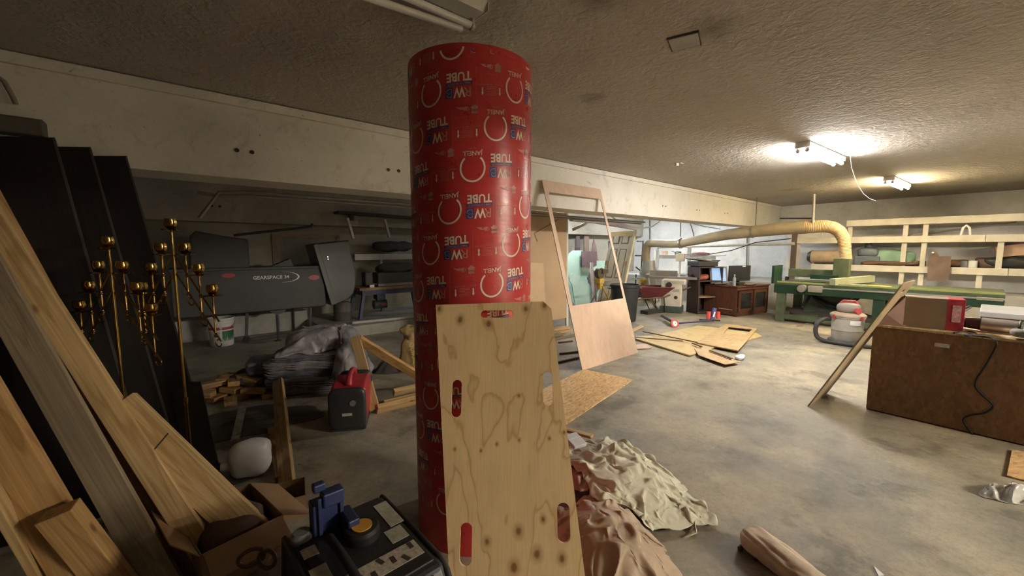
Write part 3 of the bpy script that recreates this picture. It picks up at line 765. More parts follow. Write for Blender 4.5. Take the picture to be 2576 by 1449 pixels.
# ================================================================ brass candelabras
BRASS = M('brass', (.36, .23, .065), .13, 1.0, var=.3, vs=9)
def candelabra(label, x, y, zt, rz):
    t = Thing('candelabra', label, 'candelabra', (x, y, 0), rz, 'brass floor candelabras')
    def cup(c, parent=None):
        m = MB(); m.lathe([(.006, -.055), (.004, -.02), (.006, -.005), (.040, .0), (.043, .005), (.012, .007), (.018, .013), (.026, .026), (.028, .042), (.024, .056), (.026, .062), (.022, .060), (.024, .040), (.016, .016), (.001, .014)], c, 18)
        return t.part('candle_cup', m, BRASS, smooth=40)
    t.part('pole', MB().lathe([(.011, .05), (.011, .62), (.014, .625), (.014, .66), (.0075, .665), (.0075, zt-.22), (.006, zt-.2), (.006, zt-.05)], n=14), BRASS, smooth=40)
    t.part('base', MB().lathe([(.11, 0), (.115, .012), (.06, .03), (.02, .055), (.014, .10)], n=28), BRASS, smooth=35)
    cup((0, 0, zt-.04))
    for a in range(3):
        q = R(30+120*a); pts = []
        for i in range(13):
            s_ = i/12; rr = .05+.12*s_; zz = .11-.09*s_+.05*math.sin(s_*math.pi)
            pts.append((rr*math.cos(q), rr*math.sin(q), max(.012, zz)))
        for i in range(10):
            u = i/9*math.pi*1.6; pts.append(((.17+.025*math.sin(u))*math.cos(q), (.17+.025*math.sin(u))*math.sin(q), .037-.025*math.cos(u)))
        t.part('foot', MB().tube(pts, .004, 6), BRASS, smooth=60)
    for sgn in (-1, 1):
        for k, dz in enumerate((0, .10)):
            z0 = zt-.17-dz; rail = [(sgn*.01, 0, z0)]
            for i in range(1, 11): rail.append((sgn*(.01+.265*i/10), 0, z0-.345*i/10))
            t.part('rail', MB().tube(rail, .0045, 8), BRASS, smooth=60)
        for i in range(1, 4):
            xx = sgn*(.082*i); zz = zt-.17-.1075*i+.0
            cup((xx, 0, zz+.11))
            t.part('cup_stem', MB().cyl((xx, 0, zz-.11), (xx, 0, zz+.075), .004, n=8), BRASS, smooth=40)
            sc = []
            for j in range(16):
                u = j/15*math.pi*1.75; rr = .024-.008*j/15; sc.append((xx+sgn*(.018-rr*math.cos(u)*.9), 0, zz-.135-rr*math.sin(u)))
            t.part('scroll', MB().tube(sc, .0035, 6), BRASS, smooth=60)
            for dz in (0, -.10): t.part('bead', MB().ball((xx, 0, zz+dz-.0), .0085, 10, 6), BRASS, smooth=60)
    return t
candelabra('taller brass floor candelabra in front of the leaning doors, nearer the white bucket', -1.80, 2.12, 1.615, R(-14))
candelabra('brass floor candelabra further left, in the dark before the leaning doors', -2.10, 2.08, 1.52, R(-12))
# ================================================================ black generator at the bottom
GX = Vector((-.229, -.203, 0)).normalized(); GY = Vector((.258, -.284, 0)).normalized()
gm = Matrix((GY, -GX, Vector((0, 0, 1)))).transposed()
gl = Vector((-.531, 1.508, 0))+GX*.17+GY*.27
BLK = M('generator_black', (.028, .029, .031), .42, bmp=.1, bs=250, var=.1)
g = Thing('generator', 'black portable generator with yellow fuel cap and warning labels', 'generator', gl, rot=gm)
body = MB().prism([(-.27, .03), (.27, .03), (.285, .10), (.285, .36), (.20, .50), (-.25, .50), (-.275, .47), (-.285, .10)], -.175, .175, Matrix(((1, 0, 0), (0, 0, 1), (0, 1, 0))))
g.part('body', body, BLK, bevel=.018, seg=3)
rail = lambda s: [(-.28, s*.17, .06), (-.288, s*.178, .30), (-.262, s*.174, .488), (-.1, s*.174, .497), (.16, s*.174, .497), (.21, s*.176, .478), (.288, s*.178, .35), (.295, s*.17, .06)]
for s in (-1, 1): g.part('frame_rail', MB().tube(rail(s), .010, 10), M('generator_rail', (.022, .022, .023), .5), smooth=60)
for s in (-1, 1):
    for e in (-1, 1): g.part('foot', MB().cyl((e*.2, s*.13, 0), (e*.2, s*.13, .04), .025, n=14), M('rubber', (.015, .015, .015), .8), smooth=40)
g.part('top_panel', MB().box((-.03, 0, .503), (.42, .30, .012)), M('generator_panel', (.02, .02, .022), .5), bevel=.004)
cap = g.part('fuel_cap', MB().lathe([(.058, .0), (.058, .03), (.05, .04), (.001, .041)], (-.07, .02, .505), 28), M('cap_black', (.012, .012, .012), .5), smooth=35)
g.part('cap_disc', MB().lathe([(.033, 0), (.033, .003), (.001, .003)], (-.07, .02, .546), 24), M('cap_yellow', (.62, .33, .05), .5), parent=cap, smooth=35)
LBL = M('label_white', (.50, .45, .37), .5, var=.35, vs=90); LBL2 = M('label_cream', (.42, .41, .33), .5, var=.2, vs=50); LBL3 = M('label_orange', (.55, .16, .06), .5, var=.2)
def lab(name, x, y, lx, ly, mat, a=0, z=.5102): return g.part(name, MB().box((x, y, z), (lx, ly, .0015), a), mat)
lab('warning_label', .10, .02, .075, .24, LBL); lab('round_label', .0, .11, .07, .06, LBL2); lab('side_label', -.12, .135, .15, .05, LBL2)
lab('left_label', .05, -.135, .16, .05, LBL2); lab('small_label', -.11, -.135, .05, .045, LBL)
for i in range(7): g.part('label_mark', MB().box((.10+.02*((i*7) % 3-1), -.085+i*.034, .5115), (.03, .014, .0006), .3*(i % 2)), M('label_ink', (.06, .05, .04), .6))
sl = Matrix.Rotation(R(58.8), 3, 'Y')
g.part('handle_recess', MB().box((.245, 0, .432), (.13, .26, .012), sl), M('cap_black'), bevel=.02)
g.part('handle_bar', MB().box((.272, .02, .405), (.032, .23, .016), sl), LBL2, bevel=.003)
g.part('spec_label', MB().box((.2865, .06, .30), (.002, .16, .03)), LBL3)
g.part('spec_label_mark', MB().box((.2865, -.035, .30), (.002, .03, .03)), LBL)
g.part('knob', MB().lathe([(.035, 0), (.036, .02), (.025, .03), (.001, .031)], (-.20, -.135, .50), 18), M('grey_knob', (.16, .16, .165), .4), smooth=40)
# blue tool on top of the generator
bt = gl+gm@Vector((-.19, -.055, .511))
BLUE = M('blue_plastic', (.018, .03, .10), .45, var=.2)
t = Thing('blue_tool', 'blue plastic clamp-like tool standing on the black generator', 'tool', bt, rot=gm)
t.part('body', MB().box((0, 0, .055), (.055, .10, .11)).box((.02, .015, .12), (.045, .07, .05)).box((-.005, -.02, .155), (.03, .04, .03)), BLUE, bevel=.006)
t.part('rib', MB().box((.032, -.03, .07), (.012, .012, .13)).box((.032, .04, .06), (.012, .012, .11)), BLUE, bevel=.002)
t.part('jaw', MB().box((.06, .055, .04), (.10, .04, .04)), BLUE, bevel=.006)
hp = [gl+gm@Vector(q) for q in ((-.10, -.075, .535), (0, -.075, .545), (.09, -.072, .54), (.17, -.07, .525), (.22, -.07, .50), (.262, -.07, .45), (.292, -.07, .40))]
single('black_strap', 'black rubber strap lying over the top of the black generator', 'strap', MB().tube(hp, .014, 8), M('rubber'), smooth=60)
# ================================================================ cardboard box and odds at the bottom left
CARD = M('cardboard_brown', (.30, .185, .095), .8, var=.12, vs=4, bmp=.08, bs=40)
cb = F(625, 1372, .0)+Vector((-.05, -.05, 0)); ca = R(-38)
t = Thing('cardboard_box', 'open brown cardboard box with raised flaps beside the black generator', 'box', cb, ca)
for (c, d) in (((0, -.16, .10), (.42, .005, .20)), ((0, .16, .10), (.42, .005, .20)), ((-.21, 0, .10), (.005, .32, .20)), ((.21, 0, .10), (.005, .32, .20))): t.part('side', MB().box(c, d), CARD)
t.part('bottom', MB().box((0, 0, .006), (.42, .32, .005)), CARD)
t.part('flap', MB().box((0, .23, .165), (.42, .16, .004), Matrix.Rotation(R(-28), 3, 'X')), CARD)
t.part('flap', MB().box((0, -.21, .25), (.42, .14, .004), Matrix.Rotation(R(-50), 3, 'X')), CARD)
t.part('flap', MB().box((.27, 0, .17), (.14, .31, .004), Matrix.Rotation(R(25), 3, 'Y')), CARD)
WOODR = M('brown_ring_wood', (.10, .045, .025), .4)
for i, (px, py, a) in enumerate(((633, 1402, .5), (672, 1406, -.4))):
    c = F(px, py, .25); m = Matrix.Rotation(a, 3, 'Z')@Matrix.Rotation(R(60), 3, 'X')
    single('brown_ring', ('brown curved ring handle in the dark box, left one of two', 'brown curved ring handle in the dark box, right one of two')[i], 'ring',
           MB().tube([c+m@Vector((.045*math.cos(u*math.pi/8), .028*math.sin(u*math.pi/8), 0)) for u in range(16)], .008, 8, closed=True), WOODR, group='brown ring handles', smooth=60)
# handles rest on a lumpy brown sack inside the box
single('brown_sack', 'lumpy dark brown sack stuffed into the open cardboard box', 'sack', place(softbox((.36, .27, .20), .03, 6, 3, p=4), cb+Vector((0, 0, .115)), ca), M('sack_brown', (.10, .06, .04), .9, bmp=.3), smooth=60)
fl = MB().quad(F(560, 1262, .06), F(700, 1292, .02), F(745, 1340, .24), F(590, 1282, .34))
bxs = F(700, 1290)
t = Thing('small_carton', 'small open cardboard carton behind the black generator', 'box', bxs, .5)
for (c, d) in (((0, -.10, .06), (.28, .004, .12)), ((0, .10, .06), (.28, .004, .12)), ((-.14, 0, .06), (.004, .20, .12)), ((.14, 0, .06), (.004, .20, .12))): t.part('side', MB().box(c, d), CARD)
t.part('bottom', MB().box((0, 0, .004), (.28, .20, .004)), CARD)
t.part('flap', MB().box((-.19, 0, .135), (.10, .20, .004), Matrix.Rotation(R(-20), 3, 'Y')), CARD)
for i, (px, py, r) in enumerate(((516, 1201, .035), (578, 1225, .028))):
    c = F(px, py, .16 if i == 0 else .05)
    single('wire_loop', ('thin brass wire loop caught above the short plank', 'small brass wire loop on the floor beside the white jug')[i], 'wire loop', MB().tube([c+Vector((r*math.cos(u*math.pi/9), r*.5*math.sin(u*math.pi/9), r*.5*math.sin(u*math.pi/9))) for u in range(18)], .003, 6, closed=True), BRASS, smooth=60)
# ================================================================ white jug, tub, studs on the floor
jl = F(612, 1212)+Vector((0, .08, 0))
jug = Thing('plastic_jug', 'crumpled translucent white plastic jug lying on the floor', 'jug', jl, .6)
JUGM = M('milky_plastic', (.85, .86, .88), .35, var=.08, vs=8)
jug.part('body', place(softbox((.24, .21, .23), .014, 9, 2, p=3.0), (0, 0, .116)), JUGM, smooth=60)
jug.part('neck', MB().cyl((-.11, 0, .1), (-.165, 0, .105), .03, .022, 16), JUGM, smooth=40)
jug.part('cap', MB().cyl((-.160, 0, .105), (-.185, 0, .107), .026, n=16), M('cap_black'), smooth=40)
tub = F(620, 1075)+Vector((-.02, .12, 0))
single('dark_sheeting', 'dark crumpled plastic sheeting flat on the floor before the wood blocks', 'sheeting', drape(oval(tub.x, tub.y, .50, .34, .4, wob=.12, seed=2), hump(tub.x, tub.y, .4, .3, .03), .6, 90, 20, .015, 7, 4), M('tub_dark', (.075, .07, .06), .5), solid=.003, smooth=60)
MARB = M('speckled_strip', (.42, .42, .36), .5, c2=(.12, .12, .10), vs=28)
p0 = F(592, 1122, .01); p1 = F(612, 1035, .12)
board('marble_strip', 'narrow speckled grey-white strip lying on the dark sheeting', 'strip', Vector((p0.x, p0.y, .05)), Vector((F(612, 1035).x, F(612, 1035).y, .06)), .055, .02, MARB)
p0 = F(723, 1226, .02); p1 = Vector((-2.24, 3.70, .215))
board('pine_stud', 'pale knotty pine stud with its far end propped on the dark blanket', 'timber', p0, p1, .092, .04, PINE, up=(.1, -1, .6))
board('pine_stud', 'pine stud on the floor lying under the propped knotty stud', 'timber', F(706, 1205, .02), F(684, 1080, .02), .06, .04, PINE2)
# wood offcuts heap
random.seed(3)
hc = F(562, 1000, 0)+Vector((0, .15, 0)); k = 0
for lay, (nn, rad, z) in enumerate(((16, .50, .026), (11, .34, .078), (6, .17, .13))):
    for i in range(nn):
        a = 2*math.pi*i/nn+lay*.5; rr = rad*(1 if i % 2 else .55)*random.uniform(.85, 1.1)
        c = hc+Vector((rr*math.cos(a)*1.15, rr*math.sin(a)*.8, z))
        m = Matrix.Rotation(random.uniform(0, 6.28), 3, 'Z')@Matrix.Rotation(random.uniform(-.12, .12)*(lay > 0), 3, 'X')@Matrix.Rotation(random.uniform(-.15, .15)*(lay > 0), 3, 'Y')
        L = random.uniform(.13, .21); d = m@Vector((L/2, 0, 0))
        board('wood_block', ('small pine offcut in the bottom layer of the heap beside the blankets', 'small pine offcut in the middle layer of the heap beside the blankets', 'small pine offcut on top of the heap beside the blankets')[lay], 'wood block', c-d, c+d, .10, .048, (PINE, PINE2)[(i+lay) % 3 == 0], up=m@Vector((0, 0, 1)), group='pine offcuts heap')
# ================================================================ moving blankets
BLK1 = M('quilt_grey', (.34, .315, .335), .95, var=.25, vs=14, bmp=.5, bs=70)
BLK2 = M('quilt_blue_grey', (.22, .225, .265), .95, var=.25, vs=14, bmp=.5, bs=70)
BLK3 = M('quilt_dark', (.045, .048, .045), .95, var=.25, vs=14, bmp=.5, bs=70)
bc = F(775, 1003)+Vector((-.10, .42, 0)); ba = R(12)
names = ['at the bottom of the stack', 'second from the bottom of the stack', 'third from the bottom of the stack', 'fourth from the bottom of the stack', 'fifth from the bottom of the stack']
z = 0; stack = []
for i, hh in enumerate((.09, .085, .085, .08, .075)):
    mb = place(softbox((.92-.03*i+.05*(i == 3), .72, hh*1.14), .02, 8, i+1, cuts=19, p=7, fold=4, fdep=.10), bc+Vector((.03*math.sin(i*2.1), .02*math.cos(i*3), z+hh/2+.004)), ba+.06*math.sin(i*4))
    stack.append(colm(mb))
    single('folded_blanket', 'grey folded moving blanket, '+names[i], 'blanket', mb, (BLK1, BLK1, BLK2, BLK1, BLK2)[i], group='stack of moving blankets', smooth=50); z += hh
ground_b = MB().grid(lambda u, v: Vector((bc.x-1.5+3*u, bc.y-1.5+3*v, 0)), 12, 12)
lumpb = place(softbox((.6, .46, .22), .02, 5, 3, p=3), bc+Vector((.06, .02, z+.09)), ba)
top_mb = cloth_drop(sheet(bc.x+.04, bc.y-.02, .74, .62, ba, z+.42, 21, 50, 44, .05, 3), [ground_b, lumpb]+stack, frames=24, grow=-.05, bend=4, fric=40)
side_mb = cloth_drop(sheet(bc.x+.42, bc.y-.06, .62, .66, ba+.2, z+.52, 31, 46, 48, .05, 3), [ground_b, lumpb, colm(top_mb)]+stack, frames=26, grow=-.05, bend=4, fric=30)
single('crumpled_blanket', 'grey moving blanket thrown in a heap on top of the folded stack', 'blanket', top_mb, BLK1, solid=.010, sub=1, smooth=80)
single('crumpled_blanket', 'grey moving blanket with dark stripes sliding off the right side of the stack', 'blanket', side_mb, M('quilt_striped', (.32, .30, .315), .95, c2=(.05, .05, .055), vs=5, bmp=.5, bs=70), solid=.010, sub=1, smooth=80)
mb = place(softbox((.55, .5, .16), .02, 6, 9, p=5, fold=2), bc+Vector((-.62, -.02, .082)), .3)
single('folded_blanket', 'dark green-grey folded blanket on the floor left of the stack', 'blanket', mb, BLK3, group='stack of moving blankets', smooth=50)
mb = place(softbox((.52, .48, .14), .02, 6, 12, p=5, fold=2), bc+Vector((-.48, .02, .236)), .5)
single('folded_blanket', 'blue-grey folded blanket lying on the dark green-grey one', 'blanket', mb, BLK2, group='stack of moving blankets', smooth=50)
# ================================================================ red suitcase generator
rg = F(868, 1090)+Vector((.02, .02, 0)); ra = R(104)
t = Thing('suitcase_generator', 'red and black suitcase generator on the floor before the blankets', 'generator', rg+Vector((math.cos(ra), math.sin(ra), 0))*.25, ra)
REDP = M('red_plastic', (.33, .022, .035), .38, var=.12)
prof = [(-.235, .04), (.235, .04), (.245, .30), (.20, .345), (.10, .375), (-.10, .375), (-.20, .345), (-.245, .29)]
mm = Matrix(((1, 0, 0), (0, 0, 1), (0, 1, 0)))
t.part('shell', MB().prism(prof, -.135, .135, mm), REDP, bevel=.025, seg=3)
t.part('handle', MB().tube([(-.15, 0, .355), (-.13, 0, .40), (-.06, 0, .42), (.08, 0, .42), (.15, 0, .40), (.17, 0, .355)], [.028, .026, .022, .022, .026, .028], 10), REDP, smooth=60)
t.part('end_panel', place(softbox((.07, .285, .33), 0, 1, 0, p=6), (-.245, 0, .20)), M('generator_black'), smooth=40)
t.part('end_panel', place(softbox((.06, .285, .33), 0, 1, 0, p=6), (.245, 0, .20)), M('generator_black'), smooth=40)
t.part('base', MB().box((0, 0, .03), (.48, .27, .05)), M('generator_black'), bevel=.01)
t.part('badge', MB().box((-.282, .0, .16), (.003, .075, .022)), LBL2)
t.part('exhaust', MB().cyl((-.27, -.045, .25), (-.287, -.045, .25), .024, n=16), M('grey_knob'), smooth=40)
# ================================================================ timber frame and sack beside the tube
p = [F(945, 1042, .045), F(903, 852, .045)]
tf = Thing('timber_triangle', 'loose triangular pine frame lying on the floor left of the red tube', 'frame', F(945, 1030, 0))
A = F(942, 1030, .045); up_t = Vector((A.x-.26, A.y+.50, .72))
up_t = onP(893, 848, A+Vector((0, .35, 0)), (0, -1, .2))
def fb(n, a, b, w, h, m=PINE, up=(0, -.6, .8)): return board(n, None, None, a, b, w, h, m, up, parent=tf.o)
fb('post', A, up_t, .09, .042, PINE, (.2, -1, .3))
D2 = F(1075, 960, .045); fb('brace', up_t+Vector((.03, .0, -.02)), D2, .045, .09, PINE2, (0, -.4, 1))
E2 = F(1080, 998, .045); fb('sill', A+Vector((.02, 0, 0)), E2, .042, .09, PINE)
fb('sill', A+Vector((.05, .10, 0)), E2+Vector((.02, .09, 0)), .042, .09, PINE2)
fb('cleat', F(990, 988, .10), F(1060, 972, .10), .042, .07, PINE)
sb = F(1022, 940)+Vector((.05, .12, 0))
t = Thing('cement_sack', 'yellow-brown paper cement sack with a twisted open top beside the red tube', 'sack', sb, R(8))
SACK = M('paper_sack', (.36, .25, .11), .8, var=.2, bmp=.3, bs=25)
t.part('bag', place(softbox((.36, .22, .40), .018, 7, 4, p=4, taper=.35), (0, 0, .21)), SACK, smooth=60)
t.part('twisted_top', place(softbox((.17, .10, .18), .03, 14, 6, p=3, taper=-.5), (-.02, 0, .47)), SACK, smooth=60)
tx = MB(); put_text(tx, 'QUIKRETE', .075, Matrix.Translation((.03, -.128, .21))@Matrix.Rotation(R(90), 4, 'X')@Matrix.Rotation(R(-80), 4, 'Z'), .02)
tx.v = [Vector((v.x, -.118-.012*math.cos(v.x*8), v.z)) for v in tx.v]
t.part('printing', tx, M('print_yellow', (.62, .48, .18), .6))
single('rag_pile', 'dark crumpled rag on the floor inside the timber frame', 'rag', drape(oval(sb.x-.30, sb.y-.02, .17, .13, seed=3), hump(sb.x-.30, sb.y-.02, .14, .1, .13), .5, nu=70, nv=16, amp=.03, freq=8, seed=3), M('rag_dark', (.07, .055, .05), .95, bmp=.3), solid=.006, smooth=60)
# ================================================================ rear bay, left: cargo carrier, bucket, saw bench
def bwz(v): return (v.x*BX+v.y*BY, v.x*WX+v.y*WY, v.z)
def extrude_w(pts, w0, w1):
    """profile given as (b, z), extruded along the back-wall direction"""
    mb = MB(); n = len(pts)
    mb.v = [BW(b, w0, z) for b, z in pts]+[BW(b, w1, z) for b, z in pts]
    mb.f = [tuple(range(n-1, -1, -1)), tuple(range(n, 2*n))]+[(i, (i+1) % n, n+(i+1) % n, n+i) for i in range(n)]; mb.mi = [0]*len(mb.f)
    return mb
def extrude_b(pts, b0, b1):
    mb = MB(); n = len(pts)
    mb.v = [BW(b0, w, z) for w, z in pts]+[BW(b1, w, z) for w, z in pts]
    mb.f = [tuple(range(n-1, -1, -1)), tuple(range(n, 2*n))]+[(i, (i+1) % n, n+(i+1) % n, n+i) for i in range(n)]; mb.mi = [0]*len(mb.f)
    return mb
CW = -7.22
def cw(px, py, w=CW): q = bwz(onW(px, py, w)); return (q[0], q[2])
BLKP = M('carrier_black', (.03, .03, .031), .5, bmp=.15, bs=300); GREYP = M('carrier_grey', (.075, .077, .08), .42, var=.08)
c0, c1 = cw(425, 680), cw(822, 770); cx_ = (c0[0]+c1[0])/2
cr = Thing('cargo_carrier', 'large black hitch cargo carrier box with its grey lid swung open', 'cargo carrier', BW(cx_, CW-.27), ANG)
cr.part('body', extrude_w([(c0[0], c1[1]+.04), (c0[0]+.05, c1[1]), (c1[0]-.02, c1[1]), (c1[0], c1[1]+.05), (c1[0]-.03, c0[1]), (c0[0], c0[1])], CW, CW-.5), BLKP, world=True, bevel=.015)
cr.part('body_rim', extrude_w([(c0[0]-.01, c0[1]-.03), (c1[0]-.03, c0[1]-.03), (c1[0]-.03, c0[1]+.012), (c0[0]-.01, c0[1]+.012)], CW+.015, CW-.515), BLKP, world=True, bevel=.006)
lp = [cw(*a) for a in ((790, 614), (876, 604), (882, 640), (893, 680), (894, 715), (888, 738), (876, 752), (842, 766), (833, 762))]
lid = cr.part('lid', extrude_w(lp, CW+.04, CW-.5), GREYP, world=True, bevel=.02, seg=3)
cr.part('lid_rim', extrude_w([cw(*a) for a in ((786, 616), (798, 613), (844, 764), (832, 768))], CW+.055, CW-.515), GREYP, world=True, parent=lid, bevel=.006)
for a in ((824, 646), (825, 652)): cr.part('bolt', MB().box(onW(a[0], a[1], CW+.05), (.02, .03, .018), ANG), M('bright_metal', (.6, .6, .6), .3, 1), world=True, parent=lid)
cr.part('rear_lid', extrude_w([cw(*a) for a in ((478, 690), (478, 592), (492, 580), (545, 590), (626, 602), (632, 690))], CW-.1, CW-.5), BLKP, world=True, bevel=.012)
cr.part('inner_flap', extrude_w([cw(*a) for a in ((660, 682), (735, 651), (746, 680))], CW-.12, CW-.3), BLKP, world=True)
# lettering and marks on the front
Mt = Matrix.Translation(BW(0, 0, 0))
def front_tx(body, px, py, size, w=CW, bold=.012, sx=1.0):
    q = onW(px, py, w+.0025); mx = Matrix.Translation(q)@Matrix.Rotation(ANG, 4, 'Z')@Matrix.Rotation(R(90), 4, 'X'); mb = MB(); put_text(mb, body, size, mx, bold, sx); return mb
LET = M('lettering_white', (.75, .75, .75), .5, var=.05)
cr.part('lettering', front_tx('GEARSPACE 34', 683, 698, .075), LET, world=True)
sw = MB(); q = onW(690, 698, CW+.0025); ex = Vector((BX, BY, 0))
for i in range(30):
    a0, a1 = R(-95+i*6.2), R(-95+(i+1)*6.2)
    def sp(a, k): return q+ex*(.12+.24*k*math.cos(a))+Vector((0, 0, .085*k*math.sin(a)))
    w_ = .10*math.sin(math.pi*(i+.5)/30); w1 = .10*math.sin(math.pi*(i+1.5)/30) if i < 29 else 0
    sw.quad(sp(a0, 1), sp(a1, 1), sp(a1, 1-w1-.01), sp(a0, 1-w_-.01))
cr.part('swoosh', sw, LET, world=True)
ov = [onW(790, 698, CW)+ex*(.085*math.cos(i*math.pi/12))+Vector((0, 0, .042*math.sin(i*math.pi/12)))+Vector((WX, WY, 0))*.003 for i in range(24)]
cr.part('red_badge', MB().add(ov, [tuple(range(24))]), M('badge_red', (.35, .03, .05), .4), world=True)
ov = [onW(575, 693, CW)+ex*(.085*math.cos(i*math.pi/12))+Vector((0, 0, .035*math.sin(i*math.pi/12)))+Vector((WX, WY, 0))*.003 for i in range(24)]
cr.part('red_badge', MB().add(ov, [tuple(range(24))]), M('badge_red'), world=True)
# under frame, lights, legs
pl_ = [cw(*a) for a in ((672, 772), (725, 772), (716, 786), (704, 790), (692, 790), (680, 784))]
cr.part('hitch_plate', extrude_w(pl_, CW-.02, CW-.06), BLKP, world=True)
for a in ((660, 771), (711, 771)): cr.part('tail_light', MB().cyl(onW(a[0], a[1], CW-.01), onW(a[0], a[1], CW-.05), .042, n=18), M('tail_red', (.5, .03, .05), .3), world=True, smooth=40)
fl_ = BW(0, 0, 0)
def leg(px0, py0, b_off=0):
    q = bwz(onW(px0, py0, CW-.25)); return q[0]
for pxl in (625, 790): 
    b_ = cw(pxl, 772)[0]; cr.part('leg', MB().bar(BW(b_, CW-.22, c1[1]), BW(b_-.03, CW-.22, .09), .04, .04), BLKP, world=True)
    cr.part('caster', MB().cyl(BW(b_-.03, CW-.20, .05), BW(b_-.03, CW-.24, .05), .05, n=18).box(BW(b_-.03, CW-.22, .095), (.06, .06, .012), ANG), M('rubber'), world=True, smooth=40)
b_ = cw(697, 790)[0]; cr.part('post', MB().cyl(BW(b_, CW-.04, c1[1]-.08), BW(b_, CW-.04, .02), .012, n=8).lathe([(.05, 0), (.05, .012), (.014, .02)], BW(b_, CW-.04, 0), 14), BLKP, world=True)
b2_ = cw(745, 772)[0]; cr.part('brace', MB().bar(BW(b2_, CW-.3, c1[1]+.01), BW(b2_, CW-.3, .0), .03, .03), BLKP, world=True)
cr.part('floor_bar', MB().bar(BW(cw(625, 772)[0], CW-.3, .03), BW(cw(790, 772)[0], CW-.3, .03), .04, .04), BLKP, world=True)
# ---- bucket
bp = F(545, 872)+Vector((0, .12, 0))
t = Thing('bucket', 'white plastic paint bucket with red and green label near the cargo carrier', 'bucket', bp, math.atan2(-bp.y, -bp.x))
WB = M('bucket_white', (.62, .61, .57), .45, var=.06)
HB = .43
t.part('pail', MB().lathe([(.145, 0), (.148, .004), (.168, HB-.09), (.18, HB-.088), (.18, HB-.08), (.17, HB-.078), (.171, HB-.05), (.182, HB-.048), (.182, HB-.038), (.172, HB-.036), (.173, HB-.012), (.182, HB-.01), (.182, HB), (.168, HB), (.14, .012), (.001, .012)], n=40), WB, smooth=35)
def band(z0, z1, a0, a1, off=.0015, n=10):
    mb = MB(); rr = lambda z: .1455+.0225*z/(HB-.09)+off
    mb.grid(lambda u, v: Vector((rr(z0+(z1-z0)*v)*math.cos(a0+(a1-a0)*u), rr(z0+(z1-z0)*v)*math.sin(a0+(a1-a0)*u), z0+(z1-z0)*v)), n, 1); return mb
t.part('red_band', band(.255, .295, -1.25, -.12), M('label_red', (.42, .05, .05), .5)); t.part('red_band', band(.255, .295, .05, 1.25), M('label_red'))
t.part('green_label', band(.08, .235, .05, 1.25), M('label_green', (.03, .13, .06), .5)); 
t.part('text_label', band(.06, .235, -1.25, -.12), M('label_grey', (.42, .42, .40), .5, var=.4, vs=50))
t.part('bail', MB().tube([(.182*math.cos(a), .182*math.sin(a), HB-.06-.10*math.sin((a+1.6)/3.2*math.pi)) for a in [(-1.6+3.2*i/14) for i in range(15)]], .003, 6), M('bright_metal'), smooth=60)
# ---- blue saw bench on the curb
SWW = -7.35
sb_ = cw(905, 722, SWW); se_ = cw(1075, 718, SWW); ztb = .5*(sb_[1]+se_[1])
sbn = Thing('saw_bench', 'blue-legged bench saw with a green motor standing on the rear curb', 'bench saw', BW((sb_[0]+se_[0])/2, SWW-.3, .18), ANG)
BLUEM = M('machine_blue', (.035, .05, .13), .5)
sbn.part('table_top', extrude_b([(SWW, ztb), (SWW-.6, ztb), (SWW-.6, ztb-.05), (SWW, ztb-.05)], sb_[0], se_[0]), WOOD('bench_edge', (.35, .22, .12), (.25, .15, .08)), world=True)
sbn.part('skirt', extrude_b([(SWW-.02, ztb-.05), (SWW-.58, ztb-.05), (SWW-.58, ztb-.14), (SWW-.02, ztb-.14)], sb_[0]+.05, se_[0]-.03), BLUEM, world=True)
for bb_, sgn in ((sb_[0]+.08, -1), (se_[0]-.08, 1)):
    for ww in (SWW-.05, SWW-.55): sbn.part('leg', MB().bar(BW(bb_, ww, ztb-.12), BW(bb_+sgn*.10, ww+(.06 if ww > SWW-.2 else -.06), .18), .07, .05, (BX, BY, 0)), BLUEM, world=True)
mq = onW(955, 765, SWW-.25)
sbn.part('motor', MB().cyl(mq-ex*.12, mq+ex*.13, .085, n=20).box(mq+Vector((0, 0, .10)), (.12, .1, .04), ANG), M('motor_green', (.07, .085, .075), .5), world=True, smooth=40)
sbn.part('motor_plate', MB().box(mq+Vector((WX, WY, 0))*.087+ex*.05, (.09, .004, .05), ANG), M('badge_red'), world=True)
sbn.part('motor_bracket', MB().box(mq+Vector((0, 0, .17)), (.16, .2, .14), ANG), BLUEM, world=True)
sbn.part('saw_body', MB().box(BW((sb_[0]+se_[0])/2+.1, SWW-.32, ztb+.15), (.75, .30, .22), ANG).box(BW(sb_[0]+.25, SWW-.32, ztb+.14), (.14, .22, .28), ANG), M('machine_dark', (.05, .05, .05), .6), world=True, bevel=.02)
sbn.part('rip_fence', MB().box(BW((sb_[0]+se_[0])/2+.05, SWW-.12, ztb+.03), (.7, .05, .05), ANG), M('fence_grey', (.25, .25, .24), .5), world=True)
q = onW(935, 717, SWW-.05); single('tape_box', 'small white carton on the left end of the saw bench', 'carton', MB().box(BW(*bwz(q)[:2], ztb+.025), (.085, .05, .05), ANG), LET, bevel=.002)
single('heap_cloth', 'dark crumpled cover thrown over the bench saw', 'cover', place(softbox((.8, .36, .18), .05, 5, 8, p=3), BW((sb_[0]+se_[0])/2+.15, SWW-.34, ztb+.35), ANG), M('cover_dark', (.06, .058, .055), .9, bmp=.3), smooth=60)
